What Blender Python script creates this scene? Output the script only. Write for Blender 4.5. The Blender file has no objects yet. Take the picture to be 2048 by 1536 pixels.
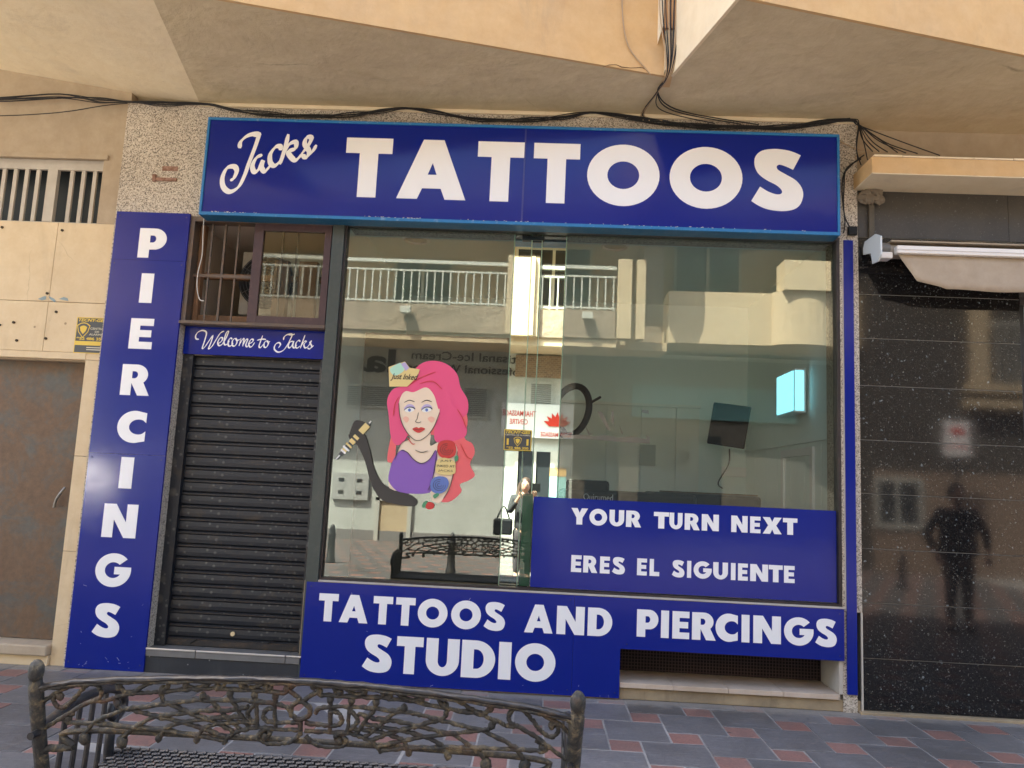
import bpy, bmesh, math, random
from mathutils import Vector, Matrix
random.seed(7)
sc = bpy.context.scene
C = sc.collection
R = math.radians

# ------------------------------------------------------------ camera, sky, sun, exposure
CAM_Y, CAM_H, F = -5.96, 1.55, 1537.0
yaw, pit, rol = R(-2.355), R(7.32), R(2.67)
cr = Vector((math.cos(yaw), -math.sin(yaw), 0))
fw = Vector((math.sin(yaw)*math.cos(pit), math.cos(yaw)*math.cos(pit), math.sin(pit)))
up = cr.cross(fw)
c_r = cr*math.cos(rol) + up*math.sin(rol)
c_u = -cr*math.sin(rol) + up*math.cos(rol)
cd = bpy.data.cameras.new('camera'); cam = bpy.data.objects.new('camera', cd); C.objects.link(cam)
cam.matrix_world = Matrix(((c_r.x, c_u.x, -fw.x, 0), (c_r.y, c_u.y, -fw.y, CAM_Y), (c_r.z, c_u.z, -fw.z, CAM_H), (0, 0, 0, 1)))
cd.sensor_width = 36; cd.lens = 36*F/2048; cd.clip_start = 0.005; cd.clip_end = 500
sc.camera = cam

w = bpy.data.worlds.new('World'); sc.world = w; w.use_nodes = True
nt = w.node_tree; bg = nt.nodes['Background']
sky = nt.nodes.new('ShaderNodeTexSky'); sky.sky_type = 'NISHITA'; sky.sun_disc = False
sun_dir = Vector((-0.50, 0.50, 1.15)).normalized()
sky.sun_elevation = math.asin(sun_dir.z); sky.sun_rotation = R(-45); sky.dust_density = 5; sky.ozone_density = .4
nt.links.new(sky.outputs[0], bg.inputs[0]); bg.inputs[1].default_value = 0.15
sl = bpy.data.lights.new('sun', 'SUN'); sl.energy = 5.0; sl.angle = R(0.5); sl.color = (1, 0.93, 0.80)
so = bpy.data.objects.new('sun', sl); C.objects.link(so); so.location = (-5, 5, 30)
so.rotation_euler = sun_dir.to_track_quat('Z', 'Y').to_euler()
sc.view_settings.view_transform = 'Standard'; sc.view_settings.look = 'None'
sc.view_settings.exposure = 2.45; sc.view_settings.gamma = 1.0
sc.view_settings.use_curve_mapping = False
sc.cycles.max_bounces = 12; sc.cycles.diffuse_bounces = 7; sc.cycles.glossy_bounces = 5
sc.cycles.transparent_max_bounces = 12; sc.cycles.use_denoising = True
sc.cycles.caustics_reflective = False; sc.cycles.caustics_refractive = False

# ------------------------------------------------------------ helpers
def at(px, py, Y=0.0):
    """point on the vertical plane y=Y measured off the photograph"""
    d = fw + c_r*((px-1024)/F) - c_u*((py-768)/F)
    return Vector((0, CAM_Y, CAM_H)) + d*((Y-CAM_Y)/d.y)

def ob(name, me, m=None, parent=None, kind=None):
    o = bpy.data.objects.new(name, me); C.objects.link(o)
    if m is not None and me is not None and not me.materials: me.materials.append(m)
    if parent is not None: o.parent = parent
    if kind: o['kind'] = kind
    return o

def thing(name, label, cat, loc=(0, 0, 0), group=None, rz=0):
    o = bpy.data.objects.new(name, None); C.objects.link(o); o.empty_display_size = .1
    o.location = loc; o.rotation_euler = (0, 0, rz); o['label'] = label; o['category'] = cat
    if group: o['group'] = group
    return o

def tag(o, label, cat, group=None):
    o['label'] = label; o['category'] = cat
    if group: o['group'] = group
    return o

def cat_rom(pts, n=6, closed=False):
    pts = [Vector(p) for p in pts]
    if len(pts) < 3 and not closed: return pts
    out = []; N = len(pts)
    rng = range(N if closed else N-1)
    for i in rng:
        g = (lambda k: pts[k % N]) if closed else (lambda k: pts[max(0, min(N-1, k))])
        p0, p1, p2, p3 = g(i-1), g(i), g(i+1), g(i+2)
        for k in range(n):
            t = k/n
            out.append(0.5*((2*p1)+(p2-p0)*t+(2*p0-5*p1+4*p2-p3)*t*t+(3*p1-p0-3*p2+p3)*t**3))
    if not closed: out.append(pts[-1])
    return out

class MB:
    def __init__(s): s.v = []; s.f = []; s.sm = False
    def box(s, x0, x1, y0, y1, z0, z1, rot=None, piv=None):
        b = len(s.v)
        P = [Vector((x, y, z)) for z in (z0, z1) for y in (y0, y1) for x in (x0, x1)]
        if rot is not None:
            pv = Vector(piv) if piv is not None else Vector(((x0+x1)/2, (y0+y1)/2, (z0+z1)/2))
            P = [rot @ (p-pv) + pv for p in P]
        s.v += P
        s.f += [tuple(b+i for i in q) for q in ((0, 2, 3, 1), (4, 5, 7, 6), (0, 1, 5, 4), (2, 6, 7, 3), (0, 4, 6, 2), (1, 3, 7, 5))]
        return s
    def face(s, pts):
        b = len(s.v); s.v += [Vector(p) for p in pts]; s.f.append(tuple(range(b, b+len(pts)))); return s
    def prism(s, pts, vec):
        b = len(s.v); n = len(pts); vec = Vector(vec)
        s.v += [Vector(p) for p in pts] + [Vector(p)+vec for p in pts]
        s.f.append(tuple(range(b+n-1, b-1, -1))); s.f.append(tuple(range(b+n, b+2*n)))
        for i in range(n):
            j = (i+1) % n; s.f.append((b+i, b+j, b+n+j, b+n+i))
        return s
    def tube(s, pts, r, seg=8, jit=0, closed=False, flat=1.0):
        pts = [Vector(p) for p in pts]; n = len(pts); b = len(s.v)
        if n < 2: return s
        rr = r if isinstance(r, (list, tuple)) else [r]*n
        t0 = (pts[1]-pts[0]).normalized()
        u = t0.cross(Vector((0, 1, 0)))
        if u.length < .1: u = t0.cross(Vector((1, 0, 0)))
        u.normalize()
        for i, p in enumerate(pts):
            t = (pts[min(n-1, i+1)]-pts[max(0, i-1)]).normalized()
            u = (u - t*u.dot(t)).normalized(); v = t.cross(u)
            for k in range(seg):
                a = 2*math.pi*k/seg; q = rr[i]*(1+random.uniform(-jit, jit))
                s.v.append(p+u*math.cos(a)*q+v*math.sin(a)*q*flat)
        for i in range(n-1):
            for k in range(seg):
                k2 = (k+1) % seg
                s.f.append((b+i*seg+k, b+i*seg+k2, b+(i+1)*seg+k2, b+(i+1)*seg+k))
        if not closed:
            s.f.append(tuple(b+k for k in range(seg-1, -1, -1))); s.f.append(tuple(b+(n-1)*seg+k for k in range(seg)))
        s.sm = True
        return s
    def ball(s, c, r, sx=1, sy=1, sz=1, nu=10, nv=6, jit=0):
        b = len(s.v); c = Vector(c)
        for i in range(nv+1):
            th = math.pi*i/nv
            for k in range(nu):
                a = 2*math.pi*k/nu; q = r*(1+random.uniform(-jit, jit))
                s.v.append(c+Vector((q*sx*math.sin(th)*math.cos(a), q*sy*math.sin(th)*math.sin(a), q*sz*math.cos(th))))
        for i in range(nv):
            for k in range(nu):
                k2 = (k+1) % nu
                s.f.append((b+i*nu+k, b+(i+1)*nu+k, b+(i+1)*nu+k2, b+i*nu+k2))
        s.sm = True
        return s
    def lathe(s, prof, c, seg=16):
        b = len(s.v); c = Vector(c); n = len(prof)
        for r, z in prof:
            for k in range(seg):
                a = 2*math.pi*k/seg; s.v.append(c+Vector((r*math.cos(a), r*math.sin(a), z)))
        for i in range(n-1):
            for k in range(seg):
                k2 = (k+1) % seg
                s.f.append((b+i*seg+k, b+i*seg+k2, b+(i+1)*seg+k2, b+(i+1)*seg+k))
        s.f.append(tuple(b+k for k in range(seg-1, -1, -1))); s.f.append(tuple(b+(n-1)*seg+k for k in range(seg)))
        s.sm = True
        return s
    def mesh(s, name='mesh'):
        me = bpy.data.meshes.new(name); me.from_pydata([tuple(v) for v in s.v], [], s.f)
        if s.sm:
            for p in me.polygons: p.use_smooth = True
        me.validate(); return me
    def build(s, name, m, parent=None, kind=None, bevel=0, smooth=None):
        if smooth is not None: s.sm = smooth
        o = ob(name, s.mesh(name), m, parent, kind)
        if bevel:
            md = o.modifiers.new('bevel', 'BEVEL'); md.width = bevel; md.segments = 2; md.limit_method = 'ANGLE'
        if s.sm and smooth is None:
            try:
                for e in o.data.edges: pass
                o.data.set_sharp_from_angle(angle=R(50))
            except Exception: pass
        return o

def box(name, m, x0, x1, y0, y1, z0, z1, parent=None, kind=None, bevel=0, **k):
    return MB().box(x0, x1, y0, y1, z0, z1, **k).build(name, m, parent, kind, bevel)

def curve_mesh(contours, t=0.0008):
    cu = bpy.data.curves.new('c', 'CURVE'); cu.dimensions = '2D'; cu.fill_mode = 'BOTH'; cu.extrude = t
    for c in contours:
        sp = cu.splines.new('POLY'); sp.points.add(len(c)-1)
        for p, q in zip(sp.points, c): p.co = (q[0], q[1], 0, 1)
        sp.use_cyclic_u = True
    o = bpy.data.objects.new('c', cu); C.objects.link(o)
    dg = bpy.context.evaluated_depsgraph_get(); dg.update()
    me = bpy.data.meshes.new_from_object(o.evaluated_get(dg))
    bpy.data.objects.remove(o); bpy.data.curves.remove(cu)
    me.transform(Matrix(((1, 0, 0, 0), (0, 0, -1, 0), (0, 1, 0, 0), (0, 0, 0, 1))))
    me.materials.clear()
    return me

def text_mesh(s, bold=0.0, shear=0, t=0.0008, spacing=1.0):
    cu = bpy.data.curves.new('t', 'FONT'); cu.body = s; cu.size = 1; cu.offset = bold; cu.shear = shear; cu.extrude = t
    cu.space_character = spacing
    o = bpy.data.objects.new('t', cu); C.objects.link(o)
    dg = bpy.context.evaluated_depsgraph_get(); dg.update()
    me = bpy.data.meshes.new_from_object(o.evaluated_get(dg))
    bpy.data.objects.remove(o); bpy.data.curves.remove(cu)
    me.transform(Matrix(((1, 0, 0, 0), (0, 0, -1, 0), (0, 1, 0, 0), (0, 0, 0, 1))))
    me.materials.clear()
    return me

def put_text(s, x0, x1, z0, z1, Y, m, parent, bold=0.01, shear=0, flip=False, name='lettering'):
    """fit a line of built-in type to a box; flip = reads right from the +Y side"""
    me = text_mesh(s, bold, shear)
    xs = [v.co.x for v in me.vertices]; zs = [v.co.z for v in me.vertices]
    sx = (x1-x0)/(max(xs)-min(xs)); sz = (z1-z0)/(max(zs)-min(zs)); mx, mz = min(xs), min(zs)
    for v in me.vertices:
        x = (v.co.x-mx)*sx; z = z0+(v.co.z-mz)*sz
        if flip: v.co = (x1-x, Y-v.co.y, z)
        else: v.co = (x0+x, Y+v.co.y, z)
    return ob(name, me, m, parent)

# ------------------------------------------------------------ materials
def col(c): return (c[0], c[1], c[2], 1)
def new_mat(name, base, rough=.6, metal=0, spec=.5, coat=0):
    m = bpy.data.materials.new(name); m.use_nodes = True
    b = m.node_tree.nodes['Principled BSDF']
    b.inputs['Base Color'].default_value = col(base); b.inputs['Roughness'].default_value = rough
    b.inputs['Metallic'].default_value = metal; b.inputs['Specular IOR Level'].default_value = spec
    b.inputs['Coat Weight'].default_value = coat
    return m
def N(m, t, **k):
    n = m.node_tree.nodes.new(t)
    for a, v in k.items():
        if a in ('inputs',):
            for i, x in v.items(): n.inputs[i].default_value = x
        else: setattr(n, a, v)
    return n
def L(m, a, b): m.node_tree.links.new(a, b)
def BS(m): return m.node_tree.nodes['Principled BSDF']
def coord(m, scale=(1, 1, 1), rand=False):
    tc = N(m, 'ShaderNodeTexCoord'); mp = N(m, 'ShaderNodeMapping'); mp.inputs['Scale'].default_value = scale
    L(m, tc.outputs['Object'], mp.inputs['Vector'])
    if rand:
        oi = N(m, 'ShaderNodeObjectInfo'); mu = N(m, 'ShaderNodeMath', operation='MULTIPLY'); mu.inputs[1].default_value = 37.0
        L(m, oi.outputs['Random'], mu.inputs[0]); L(m, mu.outputs[0], mp.inputs['Location'])
    return mp.outputs[0]
def noise(m, vec, scale, detail=6, rough=.6, dist=0):
    n = N(m, 'ShaderNodeTexNoise'); n.inputs['Scale'].default_value = scale; n.inputs['Detail'].default_value = detail
    n.inputs['Roughness'].default_value = rough; n.inputs['Distortion'].default_value = dist
    L(m, vec, n.inputs['Vector']); return n.outputs['Fac']
def ramp(m, fac, stops, interp='LINEAR'):
    r = N(m, 'ShaderNodeValToRGB'); r.color_ramp.interpolation = interp
    e = r.color_ramp.elements
    while len(e) < len(stops): e.new(.5)
    for i, (p, c) in enumerate(stops): e[i].position = p; e[i].color = col(c) if not isinstance(c, (int, float)) else (c, c, c, 1)
    L(m, fac, r.inputs[0]); return r.outputs[0]
def mix(m, fac, a, b, mode='MIX'):
    n = N(m, 'ShaderNodeMix', data_type='RGBA', blend_type=mode)
    for s, v in ((n.inputs[0], fac), (n.inputs[6], a), (n.inputs[7], b)):
        if isinstance(v, bpy.types.NodeSocket): L(m, v, s)
        elif isinstance(v, tuple): s.default_value = col(v)
        else: s.default_value = v
    return n.outputs[2]
def bump(m, h, strength=.3, dist=.01, prev=None):
    b = N(m, 'ShaderNodeBump'); b.inputs['Strength'].default_value = strength; b.inputs['Distance'].default_value = dist
    L(m, h, b.inputs['Height'])
    if prev is not None: L(m, prev, b.inputs['Normal'])
    L(m, b.outputs[0], BS(m).inputs['Normal']); return b.outputs[0]

def plaster(name, a, b, dirt=(.2, .17, .13), dirt_amt=.25, rough=.85, bs=.35, big=1.3):
    m = new_mat(name, a, rough, spec=.25)
    v = coord(m)
    n1 = noise(m, v, big, 8, .62, .3); n2 = noise(m, v, 7, 8, .7)
    c = mix(m, ramp(m, n1, [(.35, 0), (.65, 1)]), a, b)
    c = mix(m, ramp(m, n2, [(.30, .0), (.75, .35)]), c, b, 'MULTIPLY')
    vs = coord(m, (1, 1, .25)); n3 = noise(m, vs, 3.1, 9, .75, .6)
    dm = ramp(m, n3, [(.54, 0), (.78, dirt_amt)])
    c = mix(m, dm, c, dirt)
    vh = N(m, 'ShaderNodeTexVoronoi'); vh.inputs['Scale'].default_value = 9; L(m, v, vh.inputs['Vector'])
    sp = ramp(m, vh.outputs['Distance'], [(.018, .6), (.035, 0)])
    c = mix(m, sp, c, dirt)
    L(m, c, BS(m).inputs['Base Color'])
    h = noise(m, v, 2.2, 10, .58, .25); nb = bump(m, h, bs, .05)
    bump(m, noise(m, v, 60, 6, .7), .15, .003, nb)
    return m

def metal_rust(name, base, rust, amt, rough=.6, scale=4, metal=.2):
    m = new_mat(name, base, rough, metal)
    v = coord(m, rand=True); n = noise(m, v, scale, 10, .72, .4); n2 = noise(m, v, scale*6, 8, .7)
    f = ramp(m, n, [(.62-amt*.3, 0), (.80-amt*.35, 1)])
    c = mix(m, f, base, rust); c = mix(m, ramp(m, n2, [(.3, 0.0), (.8, .5)]), c, tuple(x*.35 for x in base))
    L(m, c, BS(m).inputs['Base Color']); bump(m, n2, .5, .004)
    L(m, ramp(m, n, [(.3, rough*.75), (.8, min(1, rough*1.3))]), BS(m).inputs['Roughness'])
    return m

def granite(name, stops, scale=150, rough=.5, bs=.05):
    m = new_mat(name, (.4, .35, .3), rough)
    v = coord(m)
    vo = N(m, 'ShaderNodeTexVoronoi'); vo.inputs['Scale'].default_value = scale; vo.inputs['Randomness'].default_value = 1; L(m, v, vo.inputs['Vector'])
    sx = N(m, 'ShaderNodeSeparateColor'); L(m, vo.outputs['Color'], sx.inputs[0])
    n = noise(m, v, scale*.5, 3, .6)
    ad = N(m, 'ShaderNodeMath', operation='MULTIPLY_ADD'); ad.inputs[1].default_value = .6; L(m, sx.outputs[0], ad.inputs[0])
    mu = N(m, 'ShaderNodeMath', operation='MULTIPLY'); mu.inputs[1].default_value = .45; L(m, n, mu.inputs[0]); L(m, mu.outputs[0], ad.inputs[2])
    c = ramp(m, ad.outputs[0], stops)
    g = noise(m, v, 1.5, 6, .6); c = mix(m, ramp(m, g, [(.35, 0.0), (.75, .45)]), c, (.55, .47, .38), 'MULTIPLY')
    L(m, c, BS(m).inputs['Base Color']); bump(m, ad.outputs[0], bs, .003)
    return m

M = {}
M['soffit'] = plaster('soffit_plaster', (.70, .60, .40), (.60, .51, .34), (.36, .28, .16), .45, bs=.6, big=.9)
def cracks(m, sc_=.55, c_=(.13, .10, .06), wd=.003, thr=.60):
    b = BS(m).inputs['Base Color']; src = b.links[0].from_socket; v = coord(m)
    nn = N(m, 'ShaderNodeTexNoise'); nn.inputs['Scale'].default_value = 3.5; nn.inputs['Detail'].default_value = 8; L(m, v, nn.inputs['Vector'])
    mx = N(m, 'ShaderNodeMixRGB'); mx.inputs[0].default_value = .12; L(m, v, mx.inputs[1]); L(m, nn.outputs['Color'], mx.inputs[2])
    vo = N(m, 'ShaderNodeTexVoronoi', feature='DISTANCE_TO_EDGE'); vo.inputs['Scale'].default_value = sc_; L(m, mx.outputs[0], vo.inputs['Vector'])
    a = ramp(m, vo.outputs['Distance'], [(0, .75), (wd, 0)]); f = ramp(m, noise(m, v, .8, 3, .5), [(thr, 0), (thr+.08, 1)])
    mm = N(m, 'ShaderNodeMath', operation='MULTIPLY'); L(m, a, mm.inputs[0]); L(m, f, mm.inputs[1])
    L(m, mix(m, mm.outputs[0], src, c_), b)
M['ochre'] = plaster('ochre_plaster', (.68, .46, .22), (.63, .44, .235), (.38, .27, .17), .45, bs=.25)
M['cream'] = plaster('pale_plaster', (.84, .73, .52), (.77, .67, .48), (.42, .35, .27), .35, bs=.3)
M['ochre_dark'] = plaster('brown_plaster', (.45, .26, .12), (.40, .24, .12), (.3, .2, .1), .3)
cracks(M['soffit']); cracks(M['ochre'], .6); cracks(M['cream'], .5)
M['tan_wall'] = plaster('tan_plaster', (.50, .41, .29), (.45, .37, .27), (.28, .22, .15), .25, bs=.25)
M['panel'] = plaster('cream_panel', (.72, .58, .37), (.66, .53, .34), (.33, .25, .16), .35, rough=.45, bs=.08)
M['concrete'] = plaster('rough_concrete', (.42, .33, .2), (.30, .24, .16), (.1, .08, .06), .7, bs=.9)
M['grout'] = plaster('grout', (.42, .40, .37), (.32, .31, .29), (.10, .10, .10), .5)
M['granite'] = granite('speckled_granite', [(.20, (.11, .095, .08)), (.36, (.28, .24, .19)), (.50, (.50, .44, .35)), (.75, (.66, .60, .50))], 135)

def black_granite(name, dust):
    m = new_mat(name, (.008, .008, .009), .06, spec=.55)
    v = coord(m)
    n0 = noise(m, v, 35, 2, .5)
    def flecks(scale, thr, seed):
        vv = N(m, 'ShaderNodeTexVoronoi'); vv.inputs['Scale'].default_value = scale
        mp = N(m, 'ShaderNodeMapping'); mp.inputs['Location'].default_value = (seed, seed*2, seed*3); L(m, v, mp.inputs['Vector'])
        ds = N(m, 'ShaderNodeMixRGB'); ds.inputs[0].default_value = .03
        nn = N(m, 'ShaderNodeTexNoise'); nn.inputs['Scale'].default_value = scale*1.6; L(m, v, nn.inputs['Vector'])
        L(m, mp.outputs[0], ds.inputs[1]); L(m, nn.outputs['Color'], ds.inputs[2]); L(m, ds.outputs[0], vv.inputs['Vector'])
        sx = N(m, 'ShaderNodeSeparateColor'); L(m, vv.outputs['Color'], sx.inputs[0])
        a = ramp(m, sx.outputs[0], [(thr, 0), (thr+.02, 1)]); b = ramp(m, vv.outputs['Distance'], [(.18, 1), (.34, 0)])
        mm = N(m, 'ShaderNodeMath', operation='MULTIPLY'); L(m, a, mm.inputs[0]); L(m, b, mm.inputs[1])
        m3 = N(m, 'ShaderNodeMath', operation='MULTIPLY'); L(m, mm.outputs[0], m3.inputs[0]); L(m, sx.outputs[1], m3.inputs[1])
        return m3.outputs[0]
    c = mix(m, ramp(m, noise(m, v, 90, 4, .7), [(.4, 0), (.7, 1)]), (.006, .006, .007), (.022, .020, .018))
    c = mix(m, flecks(70, .80, 0), c, (.26, .27, .24)); c = mix(m, flecks(130, .86, 5), c, (.20, .19, .15))
    c = mix(m, flecks(38, .93, 9), c, (.36, .42, .42))
    if dust:
        n = noise(m, v, 2.5, 8, .6, .4); f = ramp(m, n, [(.3, .35), (.7, .75)])
        c = mix(m, f, c, (.075, .065, .05)); BS(m).inputs['Roughness'].default_value = .5
    else:
        oi = N(m, 'ShaderNodeObjectInfo')
    L(m, c, BS(m).inputs['Base Color'])
    if not dust:
        bump(m, noise(m, v, 3, 3, .5), .02, .02)
    return m
M['black_granite'] = black_granite('polished_black_granite', False)
M['dusty_granite'] = black_granite('dusty_black_granite', True)

def blue_vinyl():
    m = new_mat('blue_vinyl', (.004, .015, .20), .13, spec=.34)
    v = coord(m); n = noise(m, v, .9, 4, .5)
    L(m, ramp(m, n, [(.3, .10), (.7, .20)]), BS(m).inputs['Roughness'])
    n2 = noise(m, v, 2.2, 3, .5); bump(m, n2, .14, .02)
    d = noise(m, v, 12, 10, .8); c = mix(m, ramp(m, d, [(.60, 0), (.85, .25)]), (.003, .015, .215), (.02, .035, .19))
    L(m, c, BS(m).inputs['Base Color'])
    return m
M['blue'] = blue_vinyl()
M['white_vinyl'] = new_mat('white_vinyl', (.85, .85, .84), .3, spec=.4)
M['trim'] = metal_rust('light_blue_trim', (.015, .19, .46), (.30, .45, .60), .15, .5, 14, 0)
M['trim_dark'] = metal_rust('teal_blue_trim', (.010, .13, .27), (.02, .17, .32), .3, .5, 9, 0)
M['dark_frame'] = metal_rust('dark_window_frame', (.035, .028, .028), (.07, .05, .045), .4, .45, 6, .2)
M['bronze'] = metal_rust('worn_brown_frame', (.11, .085, .07), (.17, .11, .07), .6, .5, 7, .2)
M['post'] = metal_rust('dark_green_post', (.045, .060, .055), (.08, .085, .07), .4, .4, 4, .1)
M['maroon'] = metal_rust('dark_maroon_frame', (.06, .028, .030), (.10, .05, .045), .3, .45, 8, .1)
M['shutter'] = metal_rust('black_shutter', (.020, .023, .029), (.07, .055, .04), .25, .45, 6, .3)
M['shutter_edge'] = metal_rust('rusty_shutter_edge', (.03, .027, .025), (.10, .065, .04), .45, .6, 12, .2)
M['rust_door'] = metal_rust('rusted_sheet_door', (.105, .10, .085), (.17, .105, .060), .75, .6, 3.2, .25)
M['black_cable'] = new_mat('black_cable', (.012, .012, .013), .6)
M['white_cable'] = new_mat('white_cable', (.6, .58, .52), .6)
M['tan_cable'] = new_mat('tan_painted_cable', (.42, .30, .18), .7)
M['grey_tile'] = plaster('grey_step_tile', (.22, .215, .20), (.17, .165, .155), (.1, .09, .08), .3, rough=.5, bs=.05)
M['beige_tile'] = plaster('beige_tile', (.62, .52, .42), (.52, .42, .32), (.25, .18, .12), .4, rough=.5, bs=.05)
M['plinth'] = plaster('black_plinth', (.030, .033, .038), (.045, .047, .05), (.12, .12, .12), .25, rough=.6, bs=.2)
M['white_metal'] = plaster('white_paint', (.58, .54, .46), (.52, .48, .41), (.3, .2, .12), .2, rough=.5, bs=.05)
M['steel'] = new_mat('steel_nosing', (.75, .74, .70), .3, .9)

def slate():
    m = new_mat('slate_tile', (.06, .065, .075), .5, spec=.5)
    v = coord(m, rand=True)
    oi = N(m, 'ShaderNodeObjectInfo')
    c = mix(m, oi.outputs['Random'], (.104, .098, .093), (.18, .170, .162))
    n = noise(m, v, 3, 8, .65, .4); c = mix(m, ramp(m, n, [(.4, 0), (.75, .6)]), c, (.20, .195, .20))
    vs = coord(m, (3, 26, 4), rand=True); s = noise(m, vs, 1.4, 8, .7, 1.6)
    c = mix(m, ramp(m, s, [(.54, 0), (.70, .7)]), c, (.30, .30, .30))
    d = noise(m, v, 40, 6, .7); c = mix(m, ramp(m, d, [(.3, .35), (.7, 0)]), c, (.04, .04, .045))
    L(m, c, BS(m).inputs['Base Color']); nb = bump(m, s, .6, .006); bump(m, noise(m, v, 22, 8, .7), .6, .005, nb)
    L(m, ramp(m, n, [(.3, .42), (.7, .62)]), BS(m).inputs['Roughness'])
    return m
def brick_tile():
    m = new_mat('red_tile', (.25, .09, .07), .6, spec=.4)
    v = coord(m, rand=True); oi = N(m, 'ShaderNodeObjectInfo')
    c = mix(m, oi.outputs['Random'], (.25, .12, .092), (.35, .18, .14))
    n = noise(m, v, 9, 8, .7); c = mix(m, ramp(m, n, [(.4, 0), (.8, .6)]), c, (.20, .16, .14))
    d = noise(m, v, 70, 5, .7); c = mix(m, ramp(m, d, [(.28, .5), (.6, 0)]), c, (.10, .05, .04))
    L(m, c, BS(m).inputs['Base Color']); bump(m, d, .3, .003)
    return m
M['slate'] = slate(); M['red'] = brick_tile()
def grime(m):
    b = BS(m).inputs['Base Color']; src = b.links[0].from_socket
    g = N(m, 'ShaderNodeNewGeometry'); sx = N(m, 'ShaderNodeSeparateXYZ'); L(m, g.outputs['Position'], sx.inputs[0])
    n = noise(m, g.outputs['Position'], 1.1, 9, .7, .5); n2 = noise(m, g.outputs['Position'], 9, 8, .75)
    c = mix(m, ramp(m, n, [(.42, 0), (.72, .6)]), src, (.05, .048, .045))
    ad = N(m, 'ShaderNodeMath', operation='MULTIPLY_ADD'); ad.inputs[1].default_value = .35; L(m, n2, ad.inputs[0]); L(m, sx.outputs[1], ad.inputs[2])
    c = mix(m, ramp(m, ad.outputs[0], [(.0, 0), (.12, .75)]), c, (.27, .25, .22))
    c = mix(m, ramp(m, n2, [(.62, 0), (.74, .5)]), c, (.24, .23, .22))
    vo = N(m, 'ShaderNodeTexVoronoi'); vo.inputs['Scale'].default_value = 3.3; L(m, g.outputs['Position'], vo.inputs['Vector'])
    c = mix(m, ramp(m, vo.outputs['Distance'], [(.035, .8), (.055, 0)]), c, (.03, .03, .03))
    L(m, c, b)
grime(M['slate']); grime(M['red']); grime(M['grout'])
def specks(m, scale, size, c_, dens=.6):
    b = BS(m).inputs['Base Color']; src = b.links[0].from_socket; v = coord(m)
    vo = N(m, 'ShaderNodeTexVoronoi'); vo.inputs['Scale'].default_value = scale; L(m, v, vo.inputs['Vector'])
    sp = N(m, 'ShaderNodeSeparateColor'); L(m, vo.outputs['Color'], sp.inputs[0])
    a = ramp(m, vo.outputs['Distance'], [(size, .8), (size*1.8, 0)]); f = ramp(m, sp.outputs[0], [(dens, 0), (dens+.05, 1)])
    mm = N(m, 'ShaderNodeMath', operation='MULTIPLY'); L(m, a, mm.inputs[0]); L(m, f, mm.inputs[1])
    L(m, mix(m, mm.outputs[0], src, c_), b)
specks(M['shutter'], 28, .22, (.10, .10, .095), .65); specks(M['shutter'], 9, .2, (.075, .07, .06), .6)
specks(M['plinth'], 30, .12, (.35, .34, .32), .8)
specks(M['panel'], 7, .05, (.25, .17, .10), .7); cracks(M['panel'], 1.6, (.36, .27, .17), .004, .58)


def iron():
    m = new_mat('peeling_highlit_iron', (.05, .055, .05), .6, .1)
    v = coord(m)
    n = noise(m, v, 26, 10, .75, .5); n2 = noise(m, v, 75, 8, .7); n3 = noise(m, v, 6, 5, .6)
    c = ramp(m, n, [(.44, (.018, .020, .020)), (.52, (.045, .043, .034)), (.61, (.15, .125, .075)), (.74, (.30, .25, .16))])  # pale yellow stops paint highlights in among the worn patina
    c = mix(m, ramp(m, n3, [(.55, 0), (.70, .6)]), c, (.14, .07, .035))
    c = mix(m, ramp(m, n2, [(.32, .85), (.50, 0)]), c, (.018, .020, .022))
    L(m, c, BS(m).inputs['Base Color']); nb = bump(m, n, .9, .006); bump(m, n2, .8, .003, nb)
    L(m, ramp(m, n2, [(.3, .28), (.6, .7)]), BS(m).inputs['Roughness'])
    return m
def iron_dark():
    m = new_mat('black_painted_iron', (.02, .022, .026), .38, .2)
    v = coord(m); n = noise(m, v, 18, 9, .7)
    c = ramp(m, n, [(.45, (.016, .018, .022)), (.62, (.045, .04, .034)), (.75, (.12, .07, .04))])
    L(m, c, BS(m).inputs['Base Color']); bump(m, n, .5, .004)
    return m
M['iron'] = iron(); M['iron_dark'] = iron_dark()

def glass(name, tint, refl_lo, refl_hi, rough=0.0):
    m = bpy.data.materials.new(name); m.use_nodes = True; n = m.node_tree.nodes; n.clear()
    out = n.new('ShaderNodeOutputMaterial'); mx = n.new('ShaderNodeMixShader')
    tr = n.new('ShaderNodeBsdfTransparent'); gl = n.new('ShaderNodeBsdfGlossy'); gl.inputs['Roughness'].default_value = rough
    tr.inputs[0].default_value = col(tint); gl.inputs[0].default_value = (.93, .98, .95, 1)
    fr = n.new('ShaderNodeFresnel'); fr.inputs[0].default_value = 1.5
    mr = n.new('ShaderNodeMapRange'); mr.inputs[1].default_value = .04; mr.inputs[2].default_value = 1
    mr.inputs[3].default_value = refl_lo; mr.inputs[4].default_value = refl_hi
    li = m.node_tree.links
    li.new(fr.outputs[0], mr.inputs[0]); li.new(mr.outputs[0], mx.inputs[0]); li.new(tr.outputs[0], mx.inputs[1]); li.new(gl.outputs[0], mx.inputs[2]); li.new(mx.outputs[0], out.inputs[0])
    return m
M['glass'] = glass('window_glass', (.96, .99, .975), .095, .9)
M['old_glass'] = glass('dusty_glass', (.88, .90, .86), .05, .9, .02)
M['mirror'] = new_mat('mirror', (.92, .97, .95), .0, 1)
M['glass_edge'] = new_mat('glass_edge', (.50, .72, .58), .15, spec=.8)
M['plastic_black'] = new_mat('black_plastic', (.008, .009, .010), .5, spec=.25)
M['black_leather'] = new_mat('black_leather', (.008, .009, .012), .5, spec=.25)
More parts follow.
